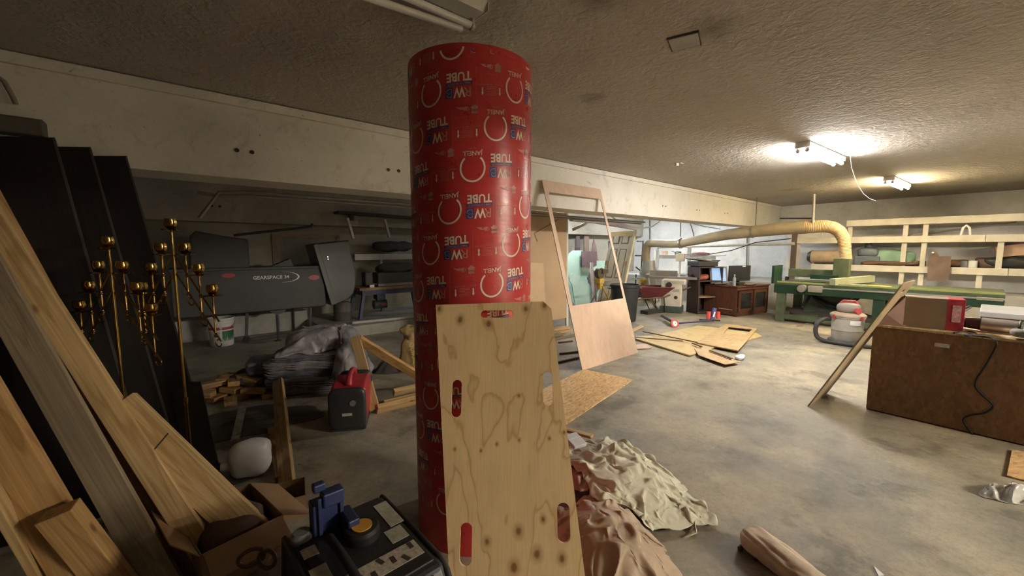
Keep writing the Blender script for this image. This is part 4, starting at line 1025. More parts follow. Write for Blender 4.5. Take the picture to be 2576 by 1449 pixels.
# white pipe on the curb
board('pipe_length', 'white pipe lying along the front of the rear curb', 'pipe', BW(*bwz(F(885, 813, .20))[:2], .205), BW(*bwz(F(1080, 795, .20))[:2], .205), .045, .045, M('pvc_white', (.62, .61, .57), .4), bevel=.015)
single('round_drum', 'small dark drum standing behind the blankets under the open carrier lid', 'drum', MB().lathe([(.14, 0), (.15, .02), (.15, .16), (.155, .17), (.15, .18), (.15, .30), (.12, .34), (.05, .35)], BW(cw(872, 770)[0], CW-.25, .18 if cw(872, 770)[0] > 1.75 else 0), 24), M('drum_grey', (.12, .11, .10), .5), smooth=40)
# wall shelf beam and uprights over the saw
sh = Thing('wall_shelf', 'long white timber shelf fixed to the rear wall above the saw bench', 'shelf', BW(3.3, -8.3, 1.3), ANG)
z_ = cw(965, 646, -8.05)[1]; b0_, b1_ = cw(893, 650, -8.05)[0], 5.2
WPAINT = M('white_painted_wood', (.56, .54, .48), .6, var=.12, vs=7)
sh.part('front_rail', extrude_b([(-8.05, z_-.06), (-8.05, z_+.06), (-8.09, z_+.06), (-8.09, z_-.06)], b0_, b1_), WPAINT, world=True)
sh.part('shelf_board', extrude_b([(-8.09, z_+.03), (-8.09, z_+.06), (-8.5, z_+.06), (-8.5, z_+.03)], b0_, b1_), WPAINT, world=True)
for b in (b0_+.55, b0_+1.3): sh.part('upright', MB().box(BW(b, -8.12, z_/2+.06), (.06, .05, z_-.18), ANG), WPAINT, world=True)
single('dust_cloth', 'dark clutter of bags heaped on the wall shelf over the saw bench', 'bag', place(softbox((.9, .3, .22), .04, 5, 2, p=3), BW(b0_+.9, -8.28, z_+.215), ANG), M('cover_dark'), smooth=60)
# outlined door frame on the rear wall
tr = MB(); za = cw(770, 594, -8.49)[1]; ba_, bc_ = cw(690, 620, -8.49)[0], cw(850, 620, -8.49)[0]
for b in (ba_, bc_): tr.box(BW(b, -8.485, za/2), (.07, .03, za), ANG)
tr.box(BW((ba_+bc_)/2, -8.485, za), (bc_-ba_+.07, .03, .07), ANG)
struct('trim_2', tr, M('door_trim', (.30, .22, .15), .7))
# trestle fixed under the soffit
tz = cw(940, 537, -8.0)
t = Thing('hanging_rack', 'dark plank rack with two white struts fixed to the soffit', 'rack', BW(cw(940, 537, -8.0)[0], -8.0, tz[1]), ANG)
a_, b_ = cw(848, 534, -7.95), cw(1090, 552, -7.95)
t.part('plank', MB().bar(BW(a_[0], -8.0, a_[1]), BW(b_[0], -8.0, b_[1]), .28, .05), WOOD('dark_plank', (.07, .05, .035), (.04, .03, .02), knots=0), world=True)
for p_, q_ in (((874, 548), (889, 600)), ((968, 552), (980, 598)), ((1050, 555), (1060, 600))):
    t.part('strut', MB().bar(BW(cw(*p_, -7.9)[0], -7.9, cw(*p_, -7.9)[1]), BW(cw(*q_, -7.9)[0], -7.9, cw(*q_, -7.9)[1]), .045, .045, (BX, BY, 0)), WPAINT, world=True)
t.part('wall_bracket', MB().box(BW(a_[0]+.3, -8.1, a_[1]-.05), (.08, .12, .16), ANG), WOOD('dark_plank', 0, 0), world=True)
q0_, q1_ = onW(588, 592, CW-.3), onW(782, 570, CW-.3)
single('black_pole', 'long black pole resting on top of the carrier lid', 'pole', MB().tube([q0_, q0_.lerp(q1_, .5), q1_, q1_+Vector((.03, 0, .05))], .02, 8), BLKP, smooth=60)
# conduits behind the beam
for i, (w, z) in enumerate(((-4.36, 1.99), (-4.44, 1.965))):
    single('conduit', ('upper grey conduit running along the underside of the beam', 'lower grey conduit running along behind the beam')[i], 'conduit', MB().tube([BW(.15, w, z-.25*(i == 0)), BW(.3, w, z-.02), BW(.5, w, z), BW(7.0, w, z)], .014, 8), M('conduit_grey', (.22, .2, .16), .5), smooth=60)
# paired dark bolt holes on the beam face
for i, (px, py) in enumerate(((596, 378), (634, 383), (977, 427), (1003, 430), (1667, 518), (1675, 519), (1753, 528), (1760, 529), (1823, 537), (1830, 537))):
    q = onW(px, py, -3.829); o = obj('bolt_hole', MB().cyl(q, q+Vector((WX, WY, 0))*.004, .016 if px < 1100 else .013, n=10), M('hole_dark', (.05, .035, .02), .9), smooth=40); o.parent = bpy.data.objects['beam']
for (px, py) in ((533, 518), (553, 519)):
    q = onW(px, py, -8.149); o = obj('bolt_hole', MB().cyl(q, q+Vector((WX, WY, 0))*.004, .02, n=10), M('hole_dark'), smooth=40); o.parent = bpy.data.objects['soffit']
# small shaded lamp on the beam at the far left
q = onW(40, 318, -3.8); q = onW(45, 318, -3.75)
t = Thing('wall_lamp', 'dark box fitting with a cable on the beam at the far left', 'fitting', q)
t.part('box', MB().box(q, (.22, .10, .10), ANG), M('fit_dark', (.10, .09, .07), .6), world=True, bevel=.01)
t.part('cable', MB().tube([onW(40, 262, -3.74), onW(30, 240, -3.74), onW(10, 205, -3.74), onW(-10, 190, -3.74)], .012, 8), M('conduit_grey'), world=True, smooth=60)
# ================================================================ rear bay, middle: boards, door, bins, wheelbarrow, jointer
KRAFT = M('hardboard_brown', (.42, .285, .165), .75, var=.08, vs=2)
KW = -5.0
def rect_panel(name, label, cat, pxs, w, mat, th=.012, zb=None, group=None):
    """upright sheet parallel to the beam; pixels give its corners on the plane w"""
    P = [onW(a, b, w) for a, b in pxs]
    if zb is not None:
        P = [Vector((q.x, q.y, zb)) if i < 2 else q for i, q in enumerate(P)]
    mb = MB(); n = Vector((WX, WY, 0))*th/2; k = len(P)
    mb.v = [q+n for q in P]+[q-n for q in P]
    mb.f = [tuple(range(k)), tuple(range(2*k-1, k-1, -1))]+[(i, (i+1) % k, k+(i+1) % k, k+i) for i in range(k)]; mb.mi = [0]*len(mb.f)
    return single(name, label, cat, mb, mat, group)
o = rect_panel('hardboard_sheet', 'tall brown hardboard sheet standing behind the beam right of the red tube', 'sheet', ((1190, 790), (1425, 790), (1425, 537), (1190, 515)), KW, KRAFT, zb=.19)
ck = MB()
for a, b in (((1344, 587), (1408, 550)), ((1344, 588), (1352, 608))):
    ck.bar(onW(a[0], a[1], KW+.008), onW(b[0], b[1], KW+.008), .004, .010)
k = obj('crack', ck, M('crack_dark', (.13, .06, .025), .9)); k.parent = o; k.matrix_parent_inverse = o.matrix_world.inverted()
rect_panel('hardboard_offcut', 'lighter brown board leaning in front of the tall hardboard sheet', 'sheet', ((1190, 790), (1375, 790), (1366, 662), (1190, 655)), KW+.10, M('hardboard_light', (.52, .365, .22), .7, var=.08, vs=3), zb=.19)
rect_panel('white_batten', 'narrow white batten standing at the edge of the tall hardboard sheet', 'batten', ((1424, 780), (1429, 780), (1428, 531), (1422, 531)), KW-.05, WPAINT, .03, zb=0)
# stack of timber lying under it
random.seed(11)
LB = [((1300, 1452, 775), .15), ((1300, 1436, 790), .0), ((1300, 1438, 802), 0), ((1320, 1462, 815), 0), ((1320, 1450, 830), 0), ((1330, 1462, 845), 0)]
sx0 = BW(*bwz(F(1435, 862))[:2])
b_s, w_s = bwz(F(1440, 845))[0], bwz(F(1440, 845))[1]
names = ['lowest front board', 'lowest middle board', 'lowest back board', 'second-layer front board', 'second-layer middle board', 'second-layer back board', 'top board']
for i, (dw, z, l, m_) in enumerate(((0, .021, .0, PINE3), (-.13, .021, -.1, PINE), (-.27, .021, .05, PINE3), (-.03, .064, -.25, PINE3), (-.16, .064, .12, PINE), (-.29, .064, -.05, PINE), (-.2, .107, .1, PINE))):
    p1 = BW(b_s+l, w_s+dw, z); p0 = BW(b_s-1.6+l, w_s+dw-.02*i, z)
    board('stacked_board', names[i]+' of the timber stack behind the leaning plywood board', 'timber', p0, p1, .11, .04, m_, group='timber stack on the floor')
SCRAP = M('scrap_dark', (.12, .06, .035), .8)
for i, (a, b) in enumerate((((1405, 862), (1440, 858)), ((1408, 890), (1462, 884)), ((1402, 912), (1455, 900)))):
    board('scrap_stick', ('short dark stick on the floor, nearest the timber stack', 'thin dark stick on the floor between two others', 'thin dark stick on the floor beside the cut-out panel')[i], 'stick', F(a[0], a[1], .012), F(b[0], b[1], .012), .03, .024, SCRAP)
# mint insulation boards
MINT = M('mint_foam', (.36, .52, .43), .6, var=.07, vs=5); MINTL = M('mint_foam_light', (.47, .66, .60), .6, var=.06)
PURP = M('purple_board', (.115, .07, .075), .6, var=.15)
def cut(name, label, pxs, w, mat, lean_=0, th=.03):
    P = [onW(a, b, w) for a, b in pxs]; zmin = min(q.z for q in P)
    ex_ = Vector((BX, BY, 0)); c = P[0]
    out = [((q-c).dot(ex_), q.z) for q in P]
    Mx = Matrix.Translation(c-Vector((0, 0, c.z)))@Matrix((ex_, Vector((0, 0, 1)), Vector((BY, -BX, 0)))).transposed().to_4x4()
    o = plate(name, out, [], th, mat, Mx); return tag(o, label, 'board')
cut('foam_board', 'mint green foam sheet with cut curves standing behind the cut-out panel', ((1428, 760), (1428, 640), (1441, 630), (1464, 630), (1466, 672), (1488, 680), (1484, 700), (1492, 765), (1500, 775), (1430, 775)), -7.3, MINT)
cut('foam_board', 'mint green foam sheet standing to the right behind the yellow clamp', ((1490, 656), (1530, 656), (1534, 770), (1494, 770)), -7.6, MINT)
cut('foam_cutout', 'pale mint foam cut-out with rounded shoulders standing in front of the mint sheet', ((1447, 770), (1438, 715), (1432, 706), (1431, 695), (1439, 687), (1449, 687), (1458, 697), (1459, 705), (1480, 712), (1492, 730), (1498, 770)), -6.9, MINTL)
cut('purple_board', 'dark purple board with a curved lower edge hanging over the mint sheet', ((1463, 632), (1500, 632), (1500, 668), (1486, 675), (1468, 668), (1463, 672)), -7.2, PURP)
cut('purple_disc', 'dark purple rounded board standing beside the pale mint cut-out', ((1478, 700), (1484, 684), (1494, 680), (1500, 690), (1500, 770), (1492, 770), (1490, 730), (1484, 722)), -7.0, PURP)
cut('brown_paddle', 'tall reddish brown paddle-shaped board standing behind the foam boards', ((1494, 600), (1500, 625), (1504, 660), (1500, 770), (1490, 770), (1488, 640), (1490, 620)), -7.9, M('paddle_brown', (.20, .12, .11), .6))
cut('grey_batten', 'grey batten standing before the purple rounded board', ((1485, 660), (1491, 660), (1496, 770), (1489, 770)), -6.8, M('batten_grey', (.36, .33, .33), .6))
for i, (x0, x1) in enumerate(((1449, 1458), (1469, 1481))): cut('brown_plank', ('dark brown plank standing against the rear wall behind the mint sheet', 'taller brown plank standing against the rear wall beside the dark one')[i], ((x0, 770), (x0, 592), (x1, 592), (x1, 770)), -8.3, (PURP, M('plank_brown', (.22, .15, .10), .7))[i])
# pale shelf and beam bits in the rear bay
o = cut('pink_beam', 'long pale pinkish plank hung high behind the cut-out panel', ((1437, 545), (1500, 548), (1560, 560), (1602, 573), (1603, 578), (1590, 577), (1500, 562), (1437, 556)), -6.5, M('pink_paint', (.50, .40, .40), .6, var=.15), th=.12)
cut('shelf_brace', 'slanting timber brace under the pale plank in the rear bay', ((1440, 575), (1474, 558), (1478, 563), (1442, 581)), -6.6, M('plank_brown'))
wl = [onW(a, b, -5.2) for a, b in ((1540, 545), (1560, 560), (1590, 570), (1617, 574), (1640, 570), (1655, 560), (1662, 552))]
single('white_cable', 'thick white cable sagging from the beam in the rear bay', 'cable', MB().tube(wl, .018, 8), LET, smooth=60)
# ---- six panel door leaning
DW = -5.9
CREAM = M('door_cream', (.58, .53, .40), .5, var=.05); DCREAM = M('door_groove', (.50, .45, .33), .5)
d0 = F(1528, 768); d1 = F(1573, 768)
A_ = onW(1541, 770, -5.6); B_ = onW(1590, 770, -5.75); 
bl_ = BW(7.45, -5.86, .02); br_ = BW(7.45, -5.26, .02)
tl_ = BW(8.02, -5.86, 1.88)
xd = (br_-bl_).normalized(); wd_ = (br_-bl_).length; up_ = (tl_-bl_); hd_ = up_.length; up_.normalize(); xd = (xd-up_*xd.dot(up_)).normalized(); nd = xd.cross(up_)
Md = Matrix((xd, up_, nd)).transposed()
t = Thing('panel_door', 'cream six-panel door leaning askew in the rear bay behind the black bin', 'door', bl_, rot=Md)
t.part('slab', MB().box((wd_/2, hd_/2, 0), (wd_, hd_, .035)), CREAM, bevel=.003)
rows = ((.06, .33), (.42, .78), (.84, .95))
for (y0, y1) in rows:
    for s in (0, 1):
        x0 = wd_*(.13+.42*s); x1 = x0+wd_*.32
        pn_ = t.part('panel', MB().prism([(x0+.025, y0*hd_+.025), (x1-.025, y0*hd_+.025), (x1-.025, y1*hd_-.025), (x0+.025, y1*hd_-.025)], .018, .026), CREAM, bevel=.006)
        fm = MB()
        for (a, b, c_, d_) in ((x0, y0*hd_, x1, y0*hd_+.018), (x0, y1*hd_-.018, x1, y1*hd_), (x0, y0*hd_, x0+.018, y1*hd_), (x1-.018, y0*hd_, x1, y1*hd_)): fm.prism([(a, b), (c_, b), (c_, d_), (a, d_)], .017, .0195)
        t.part('moulding', fm, M('door_shadow', (.20, .17, .11), .7), parent=pn_)
t.part('strap', MB().box((wd_/2, hd_*.60, .02), (wd_*1.02, .10, .006)), M('strap_tan', (.42, .29, .18), .8))
t.part('strap', MB().box((wd_/2, hd_*.965, .02), (wd_*1.02, .12, .006)), M('strap_yellow', (.55, .40, .18), .8))
t.part('frame_stile', MB().box((wd_+.03, hd_/2, 0), (.05, hd_*1.02, .06)), M('stile_cream', (.60, .54, .36), .6))
# ---- black bin
bq = F(1572, 772, 0)
bn = Thing('trash_bin', 'large round black plastic bin behind the cut-out panel', 'bin', onW(1572, 790, -4.75)*1.0)
q = bwz(onW(1572, 715, -4.75)); bz_top = q[2]; bpos = BW(q[0], q[1], 0); bn.o.location = bpos
t = bn; t.inv = Matrix.Translation(-bpos)
BINM = M('bin_black', (.028, .03, .032), .5, var=.2)
t.part('body', MB().lathe([(.22, 0), (.235, .02), (.28, bz_top-.06), (.30, bz_top-.05), (.305, bz_top), (.285, bz_top), (.215, .03), (.001, .03)], n=36), BINM, smooth=35)
for s in (-1, 1): t.part('handle', MB().tube([(s*.29, -.06, bz_top-.08), (s*.335, -.05, bz_top-.08), (s*.335, .05, bz_top-.08), (s*.29, .06, bz_top-.08)], .012, 8), BINM, smooth=60)
# ---- yellow mitre-saw stand
YEL = M('tool_yellow', (.58, .38, .06), .5)
sq = onW(1508, 705, -5.6); 
t = Thing('saw_stand', 'yellow and grey folding saw stand with a long rail in the rear bay', 'saw stand', BW(*bwz(sq)[:2], 0), ANG)
rl0, rl1 = onW(1518, 705, -5.6), onW(1622, 700, -5.6)
ALU = M('aluminium', (.55, .55, .52), .35, .8, var=.05)
t.part('rail', MB().bar(rl0, rl1, .05, .045), ALU, world=True)
for e in (onW(1508, 707, -5.6), onW(1618, 707, -5.6)): t.part('bracket', MB().box(e, (.16, .16, .12), ANG).box(e+Vector((0, 0, -.10)), (.08, .10, .16), ANG), YEL, world=True, bevel=.012)
sawh = onW(1508, 698, -5.6); t.part('saw_head', MB().cyl(sawh-Vector((WX, WY, 0))*.05+Vector((0, 0, .10)), sawh+Vector((WX, WY, 0))*.05+Vector((0, 0, .10)), .12, n=20).box(sawh+Vector((.1, .05, .14)), (.2, .12, .1), ANG), M('saw_dark', (.10, .085, .05), .5), world=True, smooth=40)
for e, dx in ((onW(1512, 712, -5.6), (-.28, .22)), (onW(1612, 712, -5.6), (-.22, .28))):
    for d in dx:
        for w_ in (-.2, .25):
            if (d > 0) == (w_ > 0): t.part('leg', MB().cyl(e, Vector((e.x+BX*d+WX*w_, e.y+BY*d+WY*w_, 0.0)), .018, n=10), (ALU, YEL)[d > 0], world=True, smooth=40)
# ---- wheelbarrow
wq = onW(1640, 775, -5.0); wbp = BW(*bwz(F(1628, 784))[:2], 0)
t = Thing('wheelbarrow', 'dark red wheelbarrow standing between the black bin and the jointer', 'wheelbarrow', wbp, R(10))
TRAY = M('tray_red', (.10, .018, .022), .45, var=.25); DKM = M('dark_metal', (.05, .045, .04), .5, .4)
tr_ = MB(); top = [(-.42, -.30, .62), (.50, -.28, .58), (.50, .28, .58), (-.42, .30, .62)]; bot = [(-.20, -.18, .36), (.22, -.18, .34), (.22, .18, .34), (-.20, .18, .36)]
for i in range(4): tr_.quad(top[i], top[(i+1) % 4], bot[(i+1) % 4], bot[i])
tr_.quad(*bot)
t.part('tray', tr_, TRAY, solid=.008); t.part('tray_rim', MB().tube(top, .014, 8, closed=True), TRAY)
for s in (-1, 1):
    t.part('handle', MB().tube([(-.75, s*.05, .20), (-.2, s*.16, .33), (.3, s*.20, .36), (.95, s*.27, .60)], .018, 8), WOOD('handle_wood', (.2, .13, .07), (.14, .08, .04)), smooth=60)
    t.part('leg', MB().tube([(.0, s*.19, .34), (.18, s*.22, .01), (.34, s*.22, .01), (.30, s*.19, .36)], .014, 8), DKM, smooth=60)
t.part('wheel', MB().lathe([(.06, -.03), (.16, -.035), (.19, 0), (.16, .035), (.06, .03)], (-.75, 0, .19), 24, Matrix.Rotation(R(90), 3, 'X')), M('rubber'), smooth=40)
# ---- jointer machine
jq = F(1700, 788)
jp = BW(*bwz(jq)[:2], 0)+Vector((.0, .25, 0))
t = Thing('jointer', 'cream woodworking jointer on a pedestal cabinet with a green base', 'machine', jp, R(-28))
JW = M('machine_cream', (.60, .56, .46), .45, var=.1); JG = M('machine_green_base', (.05, .075, .06), .5); IRON = M('cast_iron', (.33, .29, .25), .4, .5)
zt_ = .82
t.part('cabinet', MB().prism([(-.22, -.2), (.22, -.2), (.22, .2), (-.22, .2)], .14, zt_-.06), JW, bevel=.02)
t.part('plinth', MB().box((0, 0, .075), (.48, .44, .15)), JG, bevel=.01)
t.part('table', MB().box((0, 0, zt_-.02), (1.05, .22, .06)), IRON, bevel=.006)
t.part('apron', MB().box((.05, -.05, zt_-.11), (.5, .3, .14)), JW, bevel=.03)
t.part('fence', MB().box((-.22, .10, zt_+.075), (.62, .03, .13)), IRON, bevel=.004)
t.part('handwheel', MB().lathe([(.06, -.012), (.065, 0), (.06, .012)], (-.05, -.235, zt_-.17), 18, Matrix.Rotation(R(90), 3, 'X')), DKM, smooth=40)
t.part('logo_disc', MB().cyl((.10, -.203, .36), (.10, -.199, .36), .04, n=18), DKM)
t.part('name_plate', MB().box((.10, -.202, .52), (.14, .003, .06)), M('plate_grey', (.35, .33, .28), .5, var=.4, vs=60))
t.part('column', MB().cyl((.12, .25, zt_-.1), (.12, .25, zt_+.35), .022, n=12), JW, smooth=40)
sb2 = t.part('switch_box', MB().box((.12, .24, zt_+.45), (.19, .10, .19)), JW, bevel=.008)
t.part('switch_plate', MB().box((.217, .24, zt_+.45), (.006, .08, .16)), M('switch_red', (.35, .02, .03), .4), parent=sb2)
t.part('stool_knob', MB().cyl((.36, .02, zt_+.01), (.36, .02, zt_+.06), .012, n=10).cyl((.36, .02, zt_+.06), (.36, .02, zt_+.075), .06, n=16), DKM, smooth=40)
# black feed pan beside it
board('feed_pan', 'low black pan on the floor between wheelbarrow and jointer', 'pan', F(1620, 786, .04), F(1662, 780, .04), .2, .08, BLKP)
# ---- step ladder frame and black rack behind
def pole_thing(name, label, cat, segs, r, mat, w):
    t = Thing(name, label, cat, BW(*bwz(onW(*segs[0][0], w))[:2], 0))
    for a, b in segs: t.part('tube', MB().cyl(onW(a[0], a[1], w), onW(b[0], b[1], w), r, n=8), mat, world=True, smooth=40)
    return t
pole_thing('steel_rack', 'black steel frame rack standing behind the leaning cream door', 'rack', (((1531, 775), (1532, 607)), ((1536, 607), (1546, 607)), ((1532, 635), (1545, 635)), ((1596, 775), (1600, 690)), ((1612, 690), (1618, 606)), ((1603, 607), (1619, 607)), ((1598, 643), (1614, 643)), ((1600, 672), (1622, 690))), .02, BLKP, -6.8)
pole_thing('ladder_frame', 'cream tubular folding frame standing behind the wheelbarrow', 'frame', (((1640, 778), (1632, 700)), ((1632, 700), (1648, 690)), ((1648, 690), (1660, 778)), ((1625, 690), (1660, 692)), ((1632, 730), (1652, 730))), .022, M('frame_cream', (.5, .47, .38), .5), -5.9)
pole_thing('cream_post', 'cream upright pipe bent at its foot beside the duct drop', 'pipe', (((1649, 628), (1643, 680)), ((1643, 680), (1652, 702)),), .03, M('frame_cream'), -7.0)
# ================================================================ back wall: shelving
SB = 11.35
RAILP = M('shelf_rail_paint', (.55, .52, .44), .6, var=.12, vs=5)
def sbz(px, py, b=SB): q = bwz(onB(px, py, b)); return (q[1], q[2])
sl_ = Thing('storage_shelving', 'long white-painted timber shelving along the back wall behind the green machine', 'shelving', BW(SB+.4, 2.0, .66), ANG)
w_l, w_r = sbz(2005, 610)[0], 6.6
zlow, zmid, ztop_ = sbz(2300, 678)[1], sbz(2300, 602)[1], sbz(2300, 556)[1]
w_low = sbz(2040, 672)[0]; w_top = sbz(2130, 560)[0]
for nm, z, wl in (('lower_rail', zlow, w_low), ('middle_rail', zmid, w_l), ('top_rail', ztop_, w_top)):
    # rails are made of lengths butted end to end
    ws = [wl, wl+2.9, wl+5.4, w_r] if wl+5.4 < w_r else [wl, wl+2.9, w_r]
    for a, b in zip(ws[:-1], ws[1:]): sl_.part(nm, MB().box(BW(SB, (a+b)/2, z), (.04, b-a-.006, .13), ANG), RAILP, world=True, bevel=.003)
    sl_.part('shelf_board', MB().box(BW(SB+.30, (wl+w_r)/2, z+.045), (.56, w_r-wl, .02), ANG), RAILP, world=True)
for px in (2005, 2133, 2272, 2322, 2470, 2515, 2660):
    w = sbz(px, 640)[0]
    if px in (2470,): z0, z1 = .66, zlow-.06
    elif px == 2515: z0, z1 = zlow+.06, zmid-.06
    elif px == 2005: z0, z1 = .66, zmid+.2
    else: z0, z1 = .66, ztop_-.06
    sl_.part('upright', MB().box(BW(SB+.05, w, (z0+z1)/2), (.06, .075, z1-z0), ANG), RAILP, world=True)
sl_.part('dark_post', MB().box(BW(SB+.03, sbz(1996, 640)[0], 1.25), (.09, .11, 1.3), ANG), M('post_brown', (.13, .09, .07), .7), world=True)
# thin boards on the top shelf
random.seed(5)
for i, (p_, q_) in enumerate((((2170, 575), (2420, 582)), ((2290, 590), (2560, 556)), ((2200, 592), (2310, 589)))):
    board('loose_board', ('thin long board lying on the middle shelf, left one', 'thin long board slanting up between the middle and top shelves', 'short dark board lying on the middle shelf')[i], 'board', BW(SB+.35+.1*i, sbz(*p_)[0], sbz(*p_)[1] if i == 1 else zmid+.08), BW(SB+.35+.1*i, sbz(*q_)[0], sbz(*q_)[1] if i == 1 else zmid+.08), .12, .03, (M('loose_grey', (.30, .27, .22), .7), M('loose_grey'), SCRAP)[i])
# things standing on the lower shelf
ZS = zlow+.056
def on_shelf(px, dy=.26): return BW(SB+dy, sbz(px, 670)[0], ZS)
t = Thing('tan_motor', 'tan electric motor on the lower shelf left of the duct', 'motor', on_shelf(2070), ANG)
t.part('housing', MB().cyl((.0, -.28, .17), (.0, .28, .17), .15, n=20), M('motor_tan', (.40, .30, .20), .6), smooth=40)
for s in (-1, 1): t.part('end_bell', MB().cyl((0, s*.28, .17), (0, s*.36, .17), .16, .10, 20), DKM, smooth=40)
t.part('foot', MB().box((0, 0, .02), (.25, .4, .04)), DKM)
t = Thing('blue_machine', 'blue-grey domed bench machine on the lower shelf', 'machine', on_shelf(2175), ANG)
t.part('base', MB().box((0, 0, .10), (.3, .42, .20)), M('blue_grey_metal', (.13, .155, .18), .5), bevel=.02)
t.part('dome', place(softbox((.3, .36, .22), 0, 1, 0, p=3), (0, 0, .28)), M('blue_grey_metal'), smooth=50)
t.part('spout', MB().cyl((0, 0, .38), (0, 0, .50), .07, .05, 14), M('blue_grey_metal'), smooth=40)
t = Thing('brown_cutout', 'large brown board with a rounded peak standing behind the green machine', 'board', on_shelf(2355, -.05))
def sb2(px, py): q = sbz(px, py, SB-.1); return q
P = [sb2(*a) for a in ((2332, 707), (2334, 655), (2340, 640), (2350, 628), (2360, 640), (2362, 645), (2393, 644), (2390, 680), (2386, 707))]
t.part('sheet', extrude_b([(w, z) for w, z in P], SB-.06, SB-.085), M('board_dark_brown', (.15, .10, .08), .7, var=.2), world=True)
t.part('peg', MB().ball(onB(2347, 636, SB-.1), .02, 8, 6), LET, world=True)
for i, (px, lab_, c, sz) in enumerate(((2446, 'white cup on the lower shelf right of the brown board', LET, .06), (2425, 'grey tin on the lower shelf beside the white cup', M('tin_grey', (.25, .25, .28), .4, .6), .055), (2300, 'small greenish bottle on the lower shelf left of the brown board', M('bottle_green', (.20, .22, .17), .4), .05), (2318, 'small dark tin on the lower shelf beside the brown board', DKM, .05), (1980, 'small dark pot on the footing behind the desk', DKM, .06))):
    base = on_shelf(px, .15) if px != 1980 else BW(SB+.1, sbz(px, 680)[0], .66)
    single('tin_can' if i else 'cup', lab_, 'cup' if i == 0 else 'can', MB().lathe([(sz*.8, 0), (sz, .02), (sz, sz*2.2), (sz*.92, sz*2.25), (sz*.9, .02), (.001, .02)], base, 18), c, smooth=40)
def lump(name, label, cat, px, size, mat, dy=.3, seed=1, amp=.05, dz=0, base=None):
    b = base if base is not None else on_shelf(px, dy)
    return single(name, label, cat, place(softbox(size, amp, 6, seed, p=3), b+Vector((0, 0, size[2]/2+dz)), ANG), mat, smooth=60)
lump('green_cloth', 'pale green cloth heaped on the lower shelf beside the blue-grey machine', 'cloth', 2225, (.26, .85, .34), M('cloth_green', (.25, .40, .30), .9), .33, 4, .03)
lump('dark_scrap', 'dark heap of scrap on the lower shelf under the green cloth', 'scrap', 2235, (.25, .9, .10), SCRAP, .1, 7, .03)
lump('brown_pouch', 'dark brown tool pouch on the lower shelf right of the brown board', 'pouch', 2405, (.3, .45, .14), SCRAP, .3, 3, .03)
lump('leather_bag', 'small brown bag beside the upright on the lower shelf', 'bag', 2490, (.3, .4, .20), M('bag_brown', (.10, .06, .05), .7), .3, 5, .04)
lump('black_case', 'black bag on the lower shelf at the right edge', 'bag', 2550, (.4, .75, .22), BLKP, .3, 6, .03)
bxp = on_shelf(2552, .3)+Vector((0, 0, .235))
t = Thing('shoe_carton', 'red and tan carton tilted on top of the black bag', 'carton', bxp, rot=Matrix.Rotation(ANG, 3, 'Z')@Matrix.Rotation(R(-10), 3, 'X'))
t.part('carton', MB().box((0, 0, .1), (.28, .42, .2)), M('carton_tan', (.45, .30, .20), .7), bevel=.004)
t.part('red_end', MB().box((0, .212, .1), (.27, .004, .19)), M('badge_red')); t.part('lid', MB().box((0, 0, .202), (.29, .43, .01)), M('badge_red'))
single('wire_ring', 'pale bent wire hook standing on the middle shelf', 'hook', MB().tube([BW(SB, sbz(2428, 600)[0]-.06, zmid+.06), BW(SB, sbz(2428, 600)[0]-.04, zmid+.2), BW(SB, sbz(2428, 600)[0], zmid+.25), BW(SB, sbz(2428, 600)[0]+.04, zmid+.2), BW(SB, sbz(2428, 600)[0]+.06, zmid+.06)], .02, 8), LET, smooth=60)
# low white shelf in the rear bay left of the desk
t = Thing('bay_shelf', 'white timber wall shelf with two uprights left of the desk', 'shelf', BW(11.6, -6.2, .66), ANG)
z_s = sbz(1740, 647, 11.3)[1]; wa, wz_ = sbz(1650, 647, 11.3)[0], sbz(1800, 647, 11.3)[0]
t.part('rail', MB().box(BW(11.3, (wa+wz_)/2, z_s), (.04, wz_-wa, .11), ANG), WPAINT, world=True)
t.part('shelf_board', MB().box(BW(11.65, (wa+wz_)/2, z_s+.045), (.7, wz_-wa, .02), ANG), WPAINT, world=True)
for px, pt in ((1655, 628), (1735, 624)): t.part('upright', MB().box(BW(11.26, sbz(px, 650, 11.3)[0], .66+(sbz(px, pt, 11.3)[1]-.66)/2), (.05, .09, sbz(px, pt, 11.3)[1]-.66), ANG), WPAINT, world=True)
zb_ = z_s+.057
single('small_box', 'small tan box on the white wall shelf, at its left end', 'box', MB().box(BW(11.5, sbz(1664, 640, 11.3)[0], zb_+.06), (.12, .14, .12), ANG), M('carton_tan'), bevel=.003)
single('black_roll', 'black roll of tape on the white wall shelf', 'roll', MB().lathe([(.05, 0), (.09, 0), (.09, .10), (.05, .10), (.05, 0)], BW(11.5, sbz(1697, 640, 11.3)[0], zb_), 18), BLKP, smooth=40)
lump('red_rag', 'dull red rag on the white wall shelf by the second upright', 'rag', 0, (.2, .5, .08), M('rag_red', (.20, .08, .07), .9), base=BW(11.5, sbz(1755, 640, 11.3)[0], zb_), amp=.02)
# white pipe run along the wall
q0_, q1_ = onB(1655, 622, 11.2), onB(1998, 613, 11.2)
single('white_pipe', 'long white pipe running along the wall below the duct', 'pipe', MB().tube([q0_+Vector((0, 0, -.10)), q0_, q0_.lerp(q1_, .5), q1_], .035, 10), WPAINT, smooth=60)
